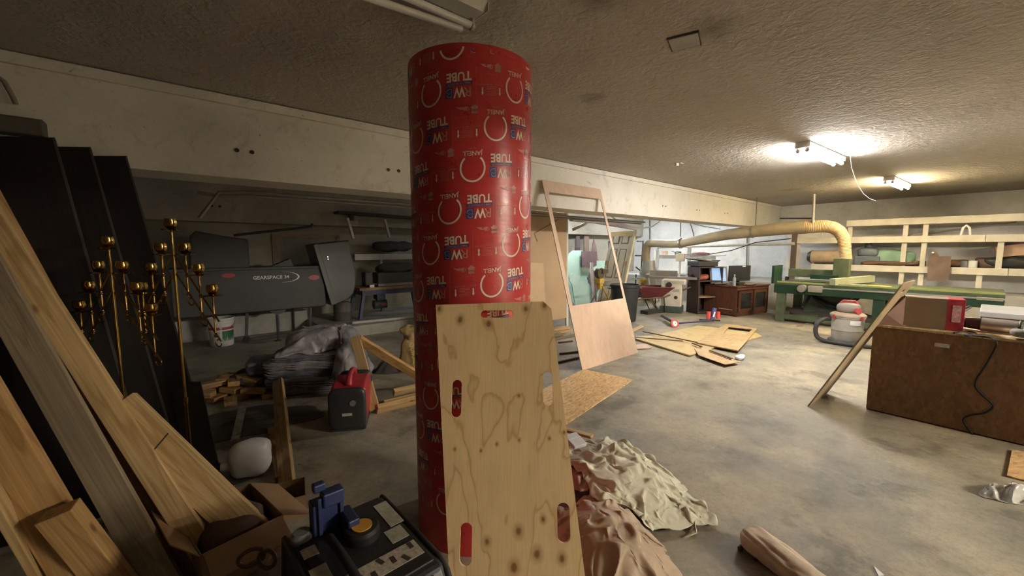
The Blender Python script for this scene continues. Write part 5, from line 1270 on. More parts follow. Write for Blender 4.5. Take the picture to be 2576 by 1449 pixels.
# wall conduits and wires
WIRE = M('wire_dark', (.09, .08, .075), .6)
def wire(label, pts, r=.010, b=12.96, mat=WIRE): return single('wall_wire', label, 'wire', MB().tube([onB(x, y, b) for x, y in pts], r, 6), mat, smooth=60)
wire('dark conduit dropping down the back wall beside the white cable', ((1635, 548), (1635, 602)), .018)
wire('dark wire dropping from a box on the back wall', ((1712, 560), (1711, 595)), .012)
wire('dark wire bending down the back wall right of the short one', ((1736, 562), (1742, 580), (1746, 596)))
wire('thin dark wire slanting along the back wall under the beam', ((1738, 561), (1770, 569), (1812, 576)))
wire('grey conduit dropping behind the desk monitor', ((1880, 570), (1878, 690)), .016)
wire('black cable sagging across the wall from the shelf to the duct', ((1690, 632), (1720, 640), (1770, 642), (1840, 630), (1900, 610), (1990, 600)), .014, 11.1)
wire('dark horizontal rod fixed high on the back wall', ((1938, 549), (2050, 549)), .016, 12.9)
wire('pale pipe rising from the duct to the ceiling', ((2045, 560), (2047, 510), (2048, 488)), .025, 10.2, M('conduit_pale', (.35, .32, .27), .6))
# ================================================================ dust duct
DUCT = M('dusty_duct', (.48, .38, .22), .55, var=.2, vs=2.5, c2=(.33, .26, .17))
DB = 10.3
t = Thing('dust_duct', 'long dusty tan ventilation duct hung across the back of the room', 'duct', onB(1840, 600, DB))
path = [onB(*a, DB) for a in ((1632, 613), (1650, 612), (1690, 613), (1715, 612), (1760, 603), (1830, 590), (1900, 582), (1970, 575), (2030, 571))]
t.part('pipe', MB().tube(path, [.105, .105, .105, .108, .118, .128, .134, .138, .14], 20), DUCT, world=True, smooth=50)
for a in ((1712, 612), (1893, 583)): c = onB(*a, DB); d = (onB(a[0]+10, a[1]-1, DB)-c).normalized(); t.part('clamp', MB().cyl(c-d*.02, c+d*.02, .14, n=24), M('clamp_grey', (.35, .32, .26), .4, .5), world=True, smooth=40)
FLEX = M('flex_hose', (.50, .35, .18), .6, var=.15)
fp = [onB(*a, DB) for a in ((2025, 571), (2050, 570), (2075, 569), (2095, 572), (2112, 582), (2122, 600), (2125, 620), (2127, 640), (2128, 655))]
pts = []; rr_ = []
N = 90
for i in range(N+1):
    u = i/N*(len(fp)-1); k = min(int(u), len(fp)-2); a, b, f_ = fp[k], fp[k+1], u-k
    pts.append(a.lerp(b, f_)); rr_.append(.138-.042*min(1, i/N*1.3)+(.005 if i % 2 else 0))
# smooth the bends
for _ in range(6):
    pts = [pts[0]]+[(pts[i-1]+pts[i]*2+pts[i+1])/4 for i in range(1, N)]+[pts[-1]]
t.part('flexible_hose', MB().tube(pts, rr_, 18), FLEX, world=True, smooth=30)
el = [onB(*a, DB) for a in ((1640, 612), (1632, 613), (1627, 620), (1625, 640), (1627, 665))]
t.part('elbow', MB().tube(el, .11, 18), DUCT, world=True, smooth=50)
for px in (1900, 2046): c = onB(px, 575, DB); t.part('hanger', MB().cyl(c, Vector((c.x, c.y, CEIL)), .008, n=6), WIRE, world=True)
cq = BW(*bwz(onB(1632, 690, DB))[:2], 0)
dc = Thing('dust_collector', 'galvanised dust collector drum standing under the left end of the duct', 'dust collector', cq)
GALV = M('galvanised', (.36, .35, .31), .4, .5, var=.2)
dz_ = onB(1628, 655, DB).z
dc.part('drum', MB().lathe([(.24, .25), (.25, .27), (.25, .75), (.26, .76), (.26, .80), (.20, .95), (.15, dz_)], (0, 0, 0), 28), GALV, smooth=35)
dc.part('bag', place(softbox((.46, .46, .5), .03, 5, 2, p=3), (0, 0, .27)), M('bag_cream', (.45, .42, .32), .8), smooth=60)
# ================================================================ green router table
GREEN = M('machine_green', (.010, .042, .02), .45, var=.25, vs=4); GRDUST = M('dusty_green', (.085, .105, .055), .8, var=.3, vs=5)
GB = 9.35
def gz(px, py, b=GB): q = bwz(onB(px, py, b)); return (q[1], q[2])
gw0 = gz(1948, 720)[0]; gw1 = gz(2528, 755)[0]; gt = gz(2200, 729)[1]; 
gr = Thing('router_table', 'long green flatbed router machine standing along the back wall', 'machine', BW(GB+.6, (gw0+gw1)/2), ANG)
gr.part('bed', MB().box(BW(GB+.62, (gw0+gw1)/2, gt+.015), (1.22, gw1-gw0, .05), ANG), GRDUST, world=True, bevel=.005)
gr.part('front_beam', MB().box(BW(GB+.03, (gw0+gw1)/2, gt-.09), (.10, gw1-gw0, .17), ANG), GREEN, world=True, bevel=.006)
gr.part('guide_rail', MB().box(BW(GB-.03, (gw0+gw1)/2+.3, gt-.03), (.03, gw1-gw0-.6, .025), ANG), ALU, world=True)
gr.part('rear_beam', MB().box(BW(GB+1.2, (gw0+gw1)/2, gt-.09), (.10, gw1-gw0, .17), ANG), GREEN, world=True)
gr.part('bed_edge', MB().box(BW(GB+.02, (gw0+gw1)/2, gt+.05), (.02, gw1-gw0, .03), ANG), M('edge_yellowgreen', (.30, .34, .12), .6), world=True)
lw_ = [gw0+.12, gz(2210, 760)[0], gz(2515, 780)[0]-.1]
for w in lw_:
    for b in (GB+.06, GB+1.18): gr.part('leg', MB().box(BW(b, w, (gt-.17)/2), (.11, .15, gt-.17), ANG), GREEN if w > gw0+.5 else GRDUST, world=True, bevel=.006)
for b in (GB+.06, GB+1.18): gr.part('stretcher', MB().box(BW(b, (lw_[0]+lw_[1])/2, .11), (.08, lw_[1]-lw_[0], .10), ANG), GRDUST, world=True, bevel=.006)
gr.part('end_stretcher', MB().box(BW(GB+.62, lw_[0], .11), (1.1, .08, .10), ANG), GRDUST, world=True)
gr.part('brace', MB().bar(BW(GB+.1, lw_[0]+.1, .12), BW(GB+1.1, lw_[1]-.3, .12), .06, .05), GRDUST, world=True)
gr.part('control_tank', MB().box(BW(GB+.8, gw0+.75, .42), (.5, .75, .6), ANG), M('tank_green', (.06, .085, .055), .6, var=.3), world=True, bevel=.02)
# gantry at the left end
gp = gr.part('gantry_plate', MB().box(BW(GB+.05, gw0+.02, gt+.20), (.5, .04, .36), ANG), GREEN, world=True)
gr.part('gantry_beam', MB().box(BW(GB+.55, gw0+.55, gt+.22), (.16, .9, .16), ANG), GRDUST, world=True, bevel=.01)
gr.part('gantry_beam', MB().bar(BW(GB-.05, gw0+.95, gt+.1), BW(GB+1.0, gw0+1.35, gt+.14), .10, .12), M('edge_pale', (.36, .37, .24), .6), world=True)
gr.part('spindle', MB().box(BW(GB+.45, gw0+.98, gt+.33), (.2, .24, .40), ANG).cyl(BW(GB+.45, gw0+.98, gt+.15), BW(GB+.45, gw0+.98, gt+.02), .05, n=14), GRDUST, world=True, bevel=.01)
gr.part('carriage', MB().box(BW(GB+.35, gw0+.75, gt+.17), (.35, .40, .08), ANG), GREEN, world=True)
hw = BW(GB-.06, gw0+.5, gt-.05); nb = Vector((BX, BY, 0))
gr.part('drive_motor', MB().cyl(hw+nb*.05, hw-nb*.10, .07, n=18).cyl(hw-nb*.10, hw-nb*.115, .045, n=14), ALU, world=True, smooth=40)
gr.part('drive_bracket', MB().box(hw+Vector((WX, WY, 0))*.2, (.08, .22, .12), ANG), ALU, world=True, bevel=.01)
gr.part('maker_plate', MB().box(BW(GB-.025, gz(2492, 736)[0], gt-.035), (.004, .26, .045), ANG), M('plate_cream', (.55, .53, .40), .5, var=.3, vs=40), world=True)
gr.part('hose', MB().tube([onB(*a, GB+.45) for a in ((2020, 770), (2032, 750), (2040, 739), (2052, 752), (2080, 768), (2110, 774), (2140, 762), (2165, 745))], .035, 10), M('rubber'), world=True, smooth=60)
for i, (px, py) in enumerate(((2162, 715), (2210, 716))):
    w = gz(px, py, GB+.3)[0]; single('bed_plate', ('small pale disc lying on the green router bed', 'yellow strip lying on the green router bed')[i], 'plate', MB().cyl(BW(GB+.3, w, gt+.041), BW(GB+.3, w, gt+.05), .14 if i == 0 else .18, n=20).mapped(lambda v: v), (M('disc_pale', (.48, .48, .40), .5), M('strip_yellow', (.60, .48, .10), .5))[i], smooth=40)
lump('dark_scrap', 'low dark heap of rubbish under the green router machine', 'scrap', 0, (.6, 1.6, .22), M('rubbish_dark', (.07, .055, .04), .9), base=BW(GB+.75, (lw_[0]+lw_[1])/2-.1, .0), amp=.05, seed=9)
random.seed(21)
for i in range(8):
    q = F(1990+i*18+random.uniform(-6, 6), 812+random.uniform(-4, 10)+i*1.2, .006); a = random.uniform(-.4, .4); L = random.uniform(.08, .2)
    board('wood_sliver', 'pale wood sliver on the floor in front of the green machine', 'sliver', q, q+Vector((math.cos(a), math.sin(a), 0))*L, .018, .01, (PINE, M('sliver_red', (.30, .12, .05), .8))[i % 3 == 1], group='wood slivers before the green machine', bevel=0)
# ================================================================ wet-dry vacuum
vp = F(2138, 866)+Vector((.02, .1, 0))
t = Thing('shop_vacuum', 'grey wet-dry vacuum with a red switch and black hose on the floor', 'vacuum', vp, math.atan2(-vp.y, -vp.x))
VG = M('vac_tank', (.38, .36, .31), .45, var=.12); VH = M('vac_head', (.24, .20, .18), .5, var=.2); VT = M('vac_lid', (.42, .33, .24), .5)
t.part('tank', MB().lathe([(.185, .05), (.19, .06), (.195, .20), (.20, .205), (.20, .215), (.197, .22), (.205, .40), (.215, .405), (.215, .43), (.19, .43)], n=36), VG, smooth=35)
t.part('lid', MB().lathe([(.225, .43), (.225, .455), (.19, .48), (.15, .49)], n=36), VT, smooth=35)
hd = t.part('motor_head', place(softbox((.30, .30, .17), 0, 1, 0, p=2.8), (0, 0, .555)), VH, smooth=50)
t.part('carry_handle', MB().tube([(0, -.10, .62), (0, -.07, .665), (0, .07, .665), (0, .10, .62)], .02, 8), M('vac_red', (.40, .05, .06), .4), parent=hd, smooth=60)
t.part('switch', MB().cyl((.11, .09, .53), (.155, .125, .53), .045, n=16), M('vac_red'), parent=hd, smooth=40)
for s in (-1, 1): t.part('latch', MB().box((.14*1, s*.155, .42), (.05, .04, .06), s*.8), M('vac_red'), bevel=.005)
t.part('label', band_ if False else MB().grid(lambda u, v: Vector((.2065*math.cos(.15+.7*u), .2065*math.sin(.15+.7*u), .31+.07*v)), 8, 1), LET)
t.part('dolly', MB().lathe([(.20, .02), (.23, .02), (.235, .05), (.20, .06)], n=30), M('vac_dolly', (.10, .09, .085), .6), smooth=40)
for i in range(4): a = R(45+90*i); t.part('caster', MB().ball((.21*math.cos(a), .21*math.sin(a), .022), .022, 10, 8), M('rubber'), smooth=50)
hs = [(.02, -.21, .36), (.08, -.30, .36), (.14, -.37, .30), (.16, -.39, .18), (.18, -.36, .07), (.24, -.28, .035), (.29, -.1, .032), (.30, .1, .032), (.27, .35, .032), (.24, .6, .03), (.22, .8, .03)]
hh_ = []
for i in range(len(hs)-1):
    for k in range(6): hh_.append(Vector(hs[i]).lerp(Vector(hs[i+1]), k/6))
for _ in range(5): hh_ = [hh_[0]]+[(hh_[i-1]+hh_[i]*2+hh_[i+1])/4 for i in range(1, len(hh_)-1)]+[hh_[-1]]
t.part('hose', MB().tube(hh_, [.030+.003*(i % 2) for i in range(len(hh_))], 12), M('vac_hose', (.05, .047, .045), .6), smooth=35)
# ================================================================ desk, cabinet, monitor
dC = F(1851, 797); dx = Vector((1.02, .56, 0)).normalized(); dy = Vector((-dx.y, dx.x, 0)); dm = Matrix((dx, dy, Vector((0, 0, 1)))).transposed()
DKW = WOOD('desk_veneer', (.15, .062, .035), (.105, .042, .024), axis='Z', knots=0, rough=.45)
zdk = atY(1851, 721, dC.y).z
t = Thing('desk', 'reddish brown wooden desk cabinet with glazed doors near the back wall', 'desk', dC, rot=dm)
LD, DD = 1.20, .78
t.part('side', MB().box((.012, DD/2, zdk/2), (.024, DD, zdk-.04)), DKW); t.part('side', MB().box((LD-.012, DD/2, zdk/2), (.024, DD, zdk-.04)), DKW)
t.part('back', MB().box((LD/2, DD-.01, zdk/2), (LD-.05, .02, zdk-.06)), DKW)
t.part('desk_top', MB().box((LD/2, DD/2, zdk-.012), (LD+.05, DD+.04, .03)), DKW, bevel=.006)
t.part('plinth', MB().box((LD/2, .02, .05), (LD-.05, .03, .10)), DKW)
t.part('cornice', MB().box((LD/2, .02, zdk-.06), (LD-.05, .03, .06)), DKW)
for i in range(2):
    x0 = .06+i*.55; d_ = t.part('cabinet_door', MB().box((x0+.04, .0, .33), (.06, .03, zdk-.2)).box((x0+.48, .0, .33), (.06, .03, zdk-.2)).box((x0+.26, 0, .13), (.40, .03, .06)).box((x0+.26, 0, zdk-.13), (.40, .03, .06)), DKW)
    t.part('door_glass', MB().box((x0+.26, .005, .33), (.40, .006, zdk-.28)), M('dark_glass', (.03, .03, .03), .15), parent=d_)
    t.part('knob', MB().ball((x0+(.45 if i == 0 else .06), -.025, .36), .013, 8, 6), DKM, parent=d_)
t.part('scratch', MB().box((-.006, .25, .14), (.002, .32, .018)), M('scratch_pale', (.5, .3, .22), .7))
def dk(x, y, z=0): return dC+dx*x+dy*y+Vector((0, 0, zdk+.004+z))
t = Thing('monitor', 'black flat monitor standing on the desk', 'monitor', dk(.78, .45), rot=dm@Matrix.Rotation(R(-14), 3, 'Z'))
t.part('screen', MB().box((0, 0, .24), (.60, .04, .36)), M('monitor_black', (.035, .035, .04), .35), bevel=.006)
t.part('neck', MB().box((0, .05, .09), (.08, .04, .16)), BLKP); t.part('stand', MB().box((0, .04, .01), (.28, .20, .015)), BLKP, bevel=.005)
t.part('sticker', MB().box((.1, -.0215, .40), (.09, .002, .03)), LET)
t = Thing('touch_screen', 'small tilted screen glowing pale blue on the desk beside the bookcase', 'screen', dk(.10, .48), rot=dm@Matrix.Rotation(R(-30), 3, 'Z')@Matrix.Rotation(R(-14), 3, 'X'))
t.part('case', MB().box((0, .03, .22), (.40, .05, .40)), M('case_grey', (.10, .10, .105), .5), bevel=.008)
sm, nts, ps = _nt('screen_glow'); ps.inputs['Base Color'].default_value = (.05, .08, .12, 1); ps.inputs['Emission Color'].default_value = (.35, .55, .85, 1); ps.inputs['Emission Strength'].default_value = .09
t.part('display', MB().box((0, .002, .23), (.31, .006, .30)), sm); t.part('stand', MB().box((0, .06, .012), (.26, .2, .02)), BLKP)
t = Thing('water_bottle', 'clear plastic water bottle standing at the desk corner', 'bottle', dk(.10, .14))
t.part('bottle', MB().lathe([(.03, 0), (.034, .02), (.032, .08), (.034, .14), (.03, .17), (.013, .20), (.013, .225)], n=18), M('bottle_clear', (.55, .58, .62), .2, alpha=.6), smooth=40)
t.part('cap', MB().cyl((0, 0, .225), (0, 0, .245), .016, n=12), LET, smooth=40)
single('small_tray', 'small dark tray beside the water bottle on the desk', 'tray', MB().box(dk(.34, .18, .03), (.24, .14, .06), math.atan2(dx.y, dx.x)), DKM, bevel=.004)
lump('wire_tangle', 'tangled grey cables lying on the desk before the monitor', 'cables', 0, (.5, .3, .05), M('cable_grey', (.20, .17, .13), .8), base=dk(.62, .15), amp=.02, seed=4)
# bookcase with a machine on top
k0 = dk(-.42, .62); k0.z = 0
t = Thing('bookcase', 'dark open bookcase standing behind the left end of the desk', 'bookcase', k0, rot=dm@Matrix.Rotation(R(-16), 3, 'Z'))
DBK = M('bookcase_dark', (.055, .035, .032), .6, var=.2); HK = atY(1775, 672, k0.y).z
for x in (0, .60): t.part('side', MB().box((x, .2, HK/2), (.022, .4, HK)), DBK)
t.part('back', MB().box((.3, .39, HK/2), (.6, .012, HK)), DBK)
for i, z in enumerate((.04, HK*.36, HK*.70, HK-.012)): t.part('shelf', MB().box((.3, .2, z), (.6, .4, .022)), (DBK, M('shelf_edge', (.30, .20, .13), .6))[i == 1])
lump('red_rag', 'red crumpled rags on the upper shelf of the dark bookcase', 'rag', 0, (.36, .2, .12), M('rag_bright', (.36, .10, .07), .9), base=k0+(dm@Vector((.27, .12, 0)))+Vector((0, 0, HK*.70+.013)), amp=.03, seed=3)
t = Thing('printer', 'flat black printer with an open lid on top of the bookcase', 'printer', k0+dm@Vector((.22, .15, 0))+Vector((0, 0, HK)), rot=dm@Matrix.Rotation(R(-16), 3, 'Z'))
t.part('body', MB().box((0.05, 0, .07), (.52, .38, .11)), M('printer_black', (.03, .03, .032), .5), bevel=.012)
t.part('lid', MB().box((.03, .02, .15), (.55, .40, .03), Matrix.Rotation(R(7), 3, 'Y')), M('printer_grey', (.13, .13, .125), .5), bevel=.008)
t.part('tray', MB().box((.34, -.02, .12), (.12, .26, .02), Matrix.Rotation(R(-25), 3, 'Y')), M('printer_black')); t.part('foot', MB().box((0.05, 0, .008), (.4, .3, .016)), M('printer_black'))
single('cardboard_carton', 'open cardboard carton on the floor behind the jointer beside the bookcase', 'carton', MB().box(BW(*bwz(onB(1748, 700, 11.05))[:2], .66)+Vector((.25, .2, .16)), (.55, .4, .30), ANG), M('carton_tan'), bevel=.004)
# ================================================================ kick scooter lying on the floor
s0 = F(1668, 800, .05); s1 = F(1694, 815, .05); s2 = F(1790, 806, .06)
t = Thing('kick_scooter', 'red white and blue kick scooter lying on its side on the floor', 'scooter', F(1700, 812))
d_ = (s1-s0).normalized()
t.part('deck', MB().bar(s0+Vector((0, 0, .03)), s1+Vector((0, 0, .03)), .11, .05, (.3, -1, .6)), M('deck_black', (.03, .03, .04), .6), world=True, bevel=.01)
WHM = M('wheel_red', (.60, .10, .08), .5)
wc = F(1697, 814, .07); ax = Vector((.2, -.9, .35)).normalized()
t.part('wheel', MB().tube([wc+frame(ax)@Vector((0, .07*math.cos(i*math.pi/10), .07*math.sin(i*math.pi/10))) for i in range(20)], .016, 8, closed=True), WHM, world=True, smooth=60)
t.part('hub', MB().cyl(wc-ax*.014, wc+ax*.014, .05, n=18), LET, world=True, smooth=40)
NAVY = M('scooter_navy', (.045, .03, .10), .4)
t.part('stem', MB().cyl(wc, s2, .018, n=12), NAVY, world=True, smooth=40)
wc2 = F(1783, 808, .10)
fk = F(1790, 808, .03); t.part('fork', MB().bar(fk, fk+Vector((.07, .04, .26)), .07, .05, (0, -1, 0)), M('scooter_blue', (.05, .05, .22), .4), world=True, bevel=.008)
t.part('fork_mark', MB().bar(fk+Vector((.02, -.026, .09)), fk+Vector((.05, -.016, .19)), .03, .004, (0, -1, 0)), LET, world=True)
for dxx in (-.09, .10):
    c = fk+Vector((.035+dxx, .02, .12)); t.part('grip', MB().cyl(c-Vector((0, 0, .07)), c+Vector((0, 0, .07)), .038, n=14), M('grip_red', (.75, .09, .07), .45), world=True, smooth=40)
t.part('handlebar', MB().cyl(fk+Vector((-.22, .06, .02)), fk+Vector((.12, -.10, .03)), .014, n=10), M('dark_metal'), world=True, smooth=40)
# ================================================================ sheets lying on the floor
YPLY = ply_mat('yellow_plywood', (.62, .47, .23), (.52, .37, .17), [], .5); FRAMEOSB = OSB('frame_board', (.50, .36, .19), (.40, .27, .13), 40)
def floor_sheet(name, label, pxs, holes, th, mat, z=0, tilt=None):
    P = [F(a, b, z+th) for a, b in pxs]; c = P[0]
    out = [((q.x-c.x), (q.y-c.y)) for q in P]; hs = [[(F(a, b, z+th).x-c.x, F(a, b, z+th).y-c.y) for a, b in h] for h in holes]
    o = plate(name, out, hs, th, mat, Matrix.Translation((c.x, c.y, z+th/2))); return tag(o, label, 'sheet')
floor_sheet('plywood_sheet', 'large yellow plywood sheet lying flat on the floor', ((1588, 848), (1735, 893), (1752, 887), (1800, 872), (1916, 845), (1905, 838), (1805, 825), (1757, 819), (1650, 842)), [], .03, YPLY)
floor_sheet('cutout_strand_board', 'strand board frame with a square opening lying on the yellow plywood sheet', ((1752, 861), (1857, 881), (1905, 826), (1826, 814)), [((1819, 838), (1877, 842), (1893, 828), (1834, 821))], .02, FRAMEOSB, z=.033)
floor_sheet('cardboard_scrap', 'torn brown cardboard scrap lying in front of the yellow plywood sheet', ((1747, 876), (1757, 893), (1825, 917), (1860, 910), (1815, 890), (1793, 882), (1787, 874), (1772, 872)), [], .008, M('card_scrap', (.50, .36, .20), .8), z=.034)
for i, (a, b, w) in enumerate((((1618, 834), (1753, 861), .03), ((1592, 848), (1718, 858), .025), ((1786, 881), (1842, 902), .03), ((1742, 863), (1765, 872), .03))):
    board('thin_strip', ('long thin dark strip lying across the yellow plywood sheet', 'thin strip lying left across the yellow plywood sheet', 'dark strip on the torn cardboard scrap', 'short dark strip between plywood and cut-out frame')[i], 'strip', F(*a, .062), F(*b, .062), w, .014, M('strip_brown', (.17, .10, .05), .7), bevel=0)
floor_sheet('pink_offcut', 'pinkish plywood offcut on the floor under the edge of the yellow sheet', ((1595, 868), (1604, 877), (1634, 875), (1640, 872), (1625, 864)), [], .018, LUAN)
floor_sheet('plywood_offcut', 'small yellow plywood offcut beside the cut-out panel', ((1588, 829), (1590, 835), (1620, 820), (1612, 817)), [], .02, YPLY)
lump('white_scrap', 'small crumpled white scrap beside the torn cardboard', 'scrap', 0, (.16, .10, .06), LET, base=F(1862, 903, 0), amp=.03, seed=5)
a0 = F(1592, 957); a1 = F(1438, 1060); e = (a1-a0).normalized(); n_ = Vector((e.y, -e.x, 0)); n_ = n_ if n_.x < 0 else -n_
c = a0; out = [(0, 0), (1.75, 0), (1.75, .62), (0, .62)]
Mx = Matrix.Translation(c+Vector((0, 0, .006)))@Matrix((e, n_, e.cross(n_))).transposed().to_4x4()
tag(plate('strand_board_sheet', out, [], .012, OSB_LIGHT, Mx), 'strand board sheet lying on the floor behind the leaning plywood board', 'sheet')
# ================================================================ carry board leaning on the bench box
P0 = F(2032, 1023); P1 = F(2078, 990); r = ray(2272, 713); E0 = Vector((0, 0, EYE))
# top corner of the near edge, square to the foot
u_ = (P1-P0).normalized(); T0 = E0+r*((P0-E0).dot(u_)/r.dot(u_)); L = (T0-P0).length; v_ = (T0-P0); v_ = (v_-u_*v_.dot(u_)).normalized(); nn = u_.cross(v_); wdt = (P1-P0).length
print('lean board', T0, wdt)
Mx = Matrix.Translation(P0)@Matrix((u_, v_, nn)).transposed().to_4x4()
hol = [slot(wdt/2, L-.09, .13, .032), slot(.07, L*.72, .035, .15), slot(wdt-.07, L*.72, .035, .15), slot(.07, .22, .035, .15), slot(wdt-.07, .22, .035, .15)]
o = plate('plywood_carry_board', [(0, .005), (wdt, .005), (wdt, L-.03), (wdt-.03, L), (.03, L), (0, L-.03)], hol, .012, ply_mat('pine_plywood_grey', (.42, .33, .20), (.32, .23, .13), [], 1), Mx)
tag(o, 'plywood board with handle slots leaning against the strand board bench', 'board')
# ================================================================ things on the bench top
BT = ztop+.005
def bp_(px, py, dz=0): q = F(px, py, BT+dz); return q
q0, q1 = bp_(2290, 822), bp_(2400, 833)
cx0 = BW(bb+.28, bwz(q0)[1]+.25, BT)
t = Thing('tool_carton', 'open cardboard tool box with a bright red printed end on the bench', 'carton', (q0+q1)/2+Vector((.05, .12, 0)), ANG-R(90)+.12)
lw2 = (q1-q0).length; hh2 = .26
t.part('side', MB().box((0, -.12, hh2/2), (lw2, .005, hh2)), M('carton_brown', (.22, .15, .095), .7), bevel=.001); t.part('side', MB().box((0, .12, hh2/2), (lw2, .005, hh2)), M('carton_brown'))
t.part('bottom', MB().box((0, 0, .004), (lw2, .24, .005)), M('carton_brown')); t.part('top', MB().box((0, 0, hh2-.003), (lw2, .24, .005)), M('carton_brown'))
RP = M('carton_red', (.38, .03, .05), .5, var=.25, vs=18)
t.part('red_end', MB().box((lw2/2+.045, 0, hh2/2), (.10, .246, hh2+.004)), RP, bevel=.002)
t.part('red_end_print', MB().box((lw2/2+.05, -.1245, hh2*.55), (.05, .002, .14)), M('print_pink', (.60, .35, .35), .5, var=.5, vs=60))
t.part('flap', MB().quad((-lw2/2, -.12, .0), (-lw2/2, -.12, hh2), (-lw2/2-.11, -.17, .10), (-lw2/2-.16, -.16, .002)), M('flap_pinkish', (.26, .15, .12), .7), solid=.004)
t.part('flap', MB().quad((-lw2/2, .12, .0), (-lw2/2, .12, hh2), (-lw2/2-.11, .17, .22), (-lw2/2-.10, .16, .0)), M('carton_brown'), solid=.004)
c = bp_(2515, 838, 0)+Vector((0, 0, .058)); ad = Vector((.38, -.55, 0)).normalized()
t = Thing('heat_gun', 'shiny metal cylinder tool with a dark vented end lying on the bench', 'power tool', c-Vector((0, 0, .058)))
CHR = M('chrome', (.72, .70, .70), .28, .85, var=.1)
t.part('barrel', MB().cyl(c-ad*.10, c+ad*.09, .055, n=28), CHR, world=True, smooth=40)
t.part('vent_ring', MB().tube([c+ad*.10+frame(ad)@Vector((0, .048*math.cos(i*math.pi/12), .048*math.sin(i*math.pi/12))) for i in range(24)], .012, 8, closed=True), M('dark_metal'), world=True, smooth=50)
t.part('vent_core', MB().cyl(c+ad*.08, c+ad*.105, .034, n=18), BLKP, world=True)
t.part('grip', MB().cyl(c-ad*.10, c-ad*.26, .05, .035, 16), BLKP, world=True, smooth=40)
t.part('neck', MB().tube([c-ad*.2+Vector((0, 0, .0)), c-ad*.22+Vector((-.02, 0, .08)), onB(2440, 772, bb+.35)], [.03, .022, .014], 10), BLKP, world=True, smooth=60)
cb_ = [bp_(2400, 838, .008), bp_(2430, 832, .008), bp_(2460, 838, .008), bp_(2440, 846, .008), bp_(2420, 843, .008), bp_(2470, 846, .008), bp_(2497, 850, .008), bp_(2505, 858, .008)]
edge_q = onB(2502, 872, bb-.022)
cb_ += [onB(2508, 866, bb-.022)]+[onB(a, b, bb-.02) for a, b in ((2500, 885), (2480, 920), (2455, 955), (2452, 975), (2478, 1000), (2503, 1022), (2480, 1040), (2440, 1044), (2420, 1055), (2432, 1075), (2450, 1098))]
pts = []
for i in range(len(cb_)-1):
    for k_ in range(4): pts.append(cb_[i].lerp(cb_[i+1], k_/4))
pts.append(cb_[-1])
for _ in range(2): pts = [pts[0]]+[(pts[i-1]+pts[i]*2+pts[i+1])/4 for i in range(1, len(pts)-1)]+[pts[-1]]
single('power_cord', 'black power cord hanging down the front of the strand board bench', 'cord', MB().tube(pts, .0065, 8), M('rubber'), smooth=60)
lump('cable_coil', 'tangled grey cables at the right edge of the bench top', 'cables', 0, (.14, .18, .07), M('cable_grey2', (.22, .21, .20), .8, var=.5, vs=40), base=bp_(2590, 856), amp=.03, seed=4)
for i, (a, m_) in enumerate((((2262, 812), M('paper_cream', (.62, .55, .42), .7)), ((2275, 816), LET))):
    q = bp_(*a, .004+.004*i); single('paper_sheet', ('cream leaflet lying on the bench beside the carton', 'white leaflet lying on the bench under the carton flap')[i], 'paper', MB().box(q, (.13, .07, .002), ANG+.5*i), m_)
board('thin_rod', 'thin dark rod lying across the front of the bench top', 'rod', bp_(2425, 842, .008), bp_(2495, 846, .008), .012, .012, WIRE)
# bits behind the bench at the right edge
t = Thing('steel_cabinet', 'grey-topped steel cabinet behind the bench at the right edge', 'cabinet', BW(7.0, 1.6), ANG)
zc = onB(2500, 785, 6.6).z; wc0 = bwz(onB(2475, 790, 6.6))[1]
t.part('body', MB().box(BW(7.0, wc0+.7, (zc-.06)/2), (.8, 1.4, zc-.06), ANG), M('cab_grey', (.30, .30, .28), .5), world=True, bevel=.008)
t.part('top', MB().box(BW(7.0, wc0+.7, zc-.03), (.86, 1.46, .06), ANG), M('cab_top', (.42, .42, .41), .5), world=True, bevel=.008)
t.part('drawer', MB().box(BW(6.59, wc0+.7, zc*.7), (.02, 1.2, .18), ANG), M('cab_top'), world=True)
# tree of legs and dark crate behind the leaning board
t = Thing('dark_crate', 'dark low crate on the floor behind the leaning board', 'crate', F(2225, 800), ANG)
for (c, d) in (((0, -.2, .13), (.5, .02, .26)), ((0, .2, .13), (.5, .02, .26)), ((-.25, 0, .13), (.02, .4, .26)), ((.25, 0, .13), (.02, .4, .26))): t.part('side', MB().box(c, d), SCRAP)
t.part('bottom', MB().box((0, 0, .01), (.5, .4, .02)), SCRAP)
# ================================================================ drop cloths heaped beside the leaning plywood board
CANV = M('canvas_cloth', (.60, .58, .46), .9, var=.10, vs=5, bmp=.25, bs=90); TAN = M('tan_tarp', (.42, .315, .22), .55, var=.15, vs=4, bmp=.15, bs=40); PINKC = M('pink_cloth', (.42, .265, .21), .85, var=.12, bmp=.2, bs=60)

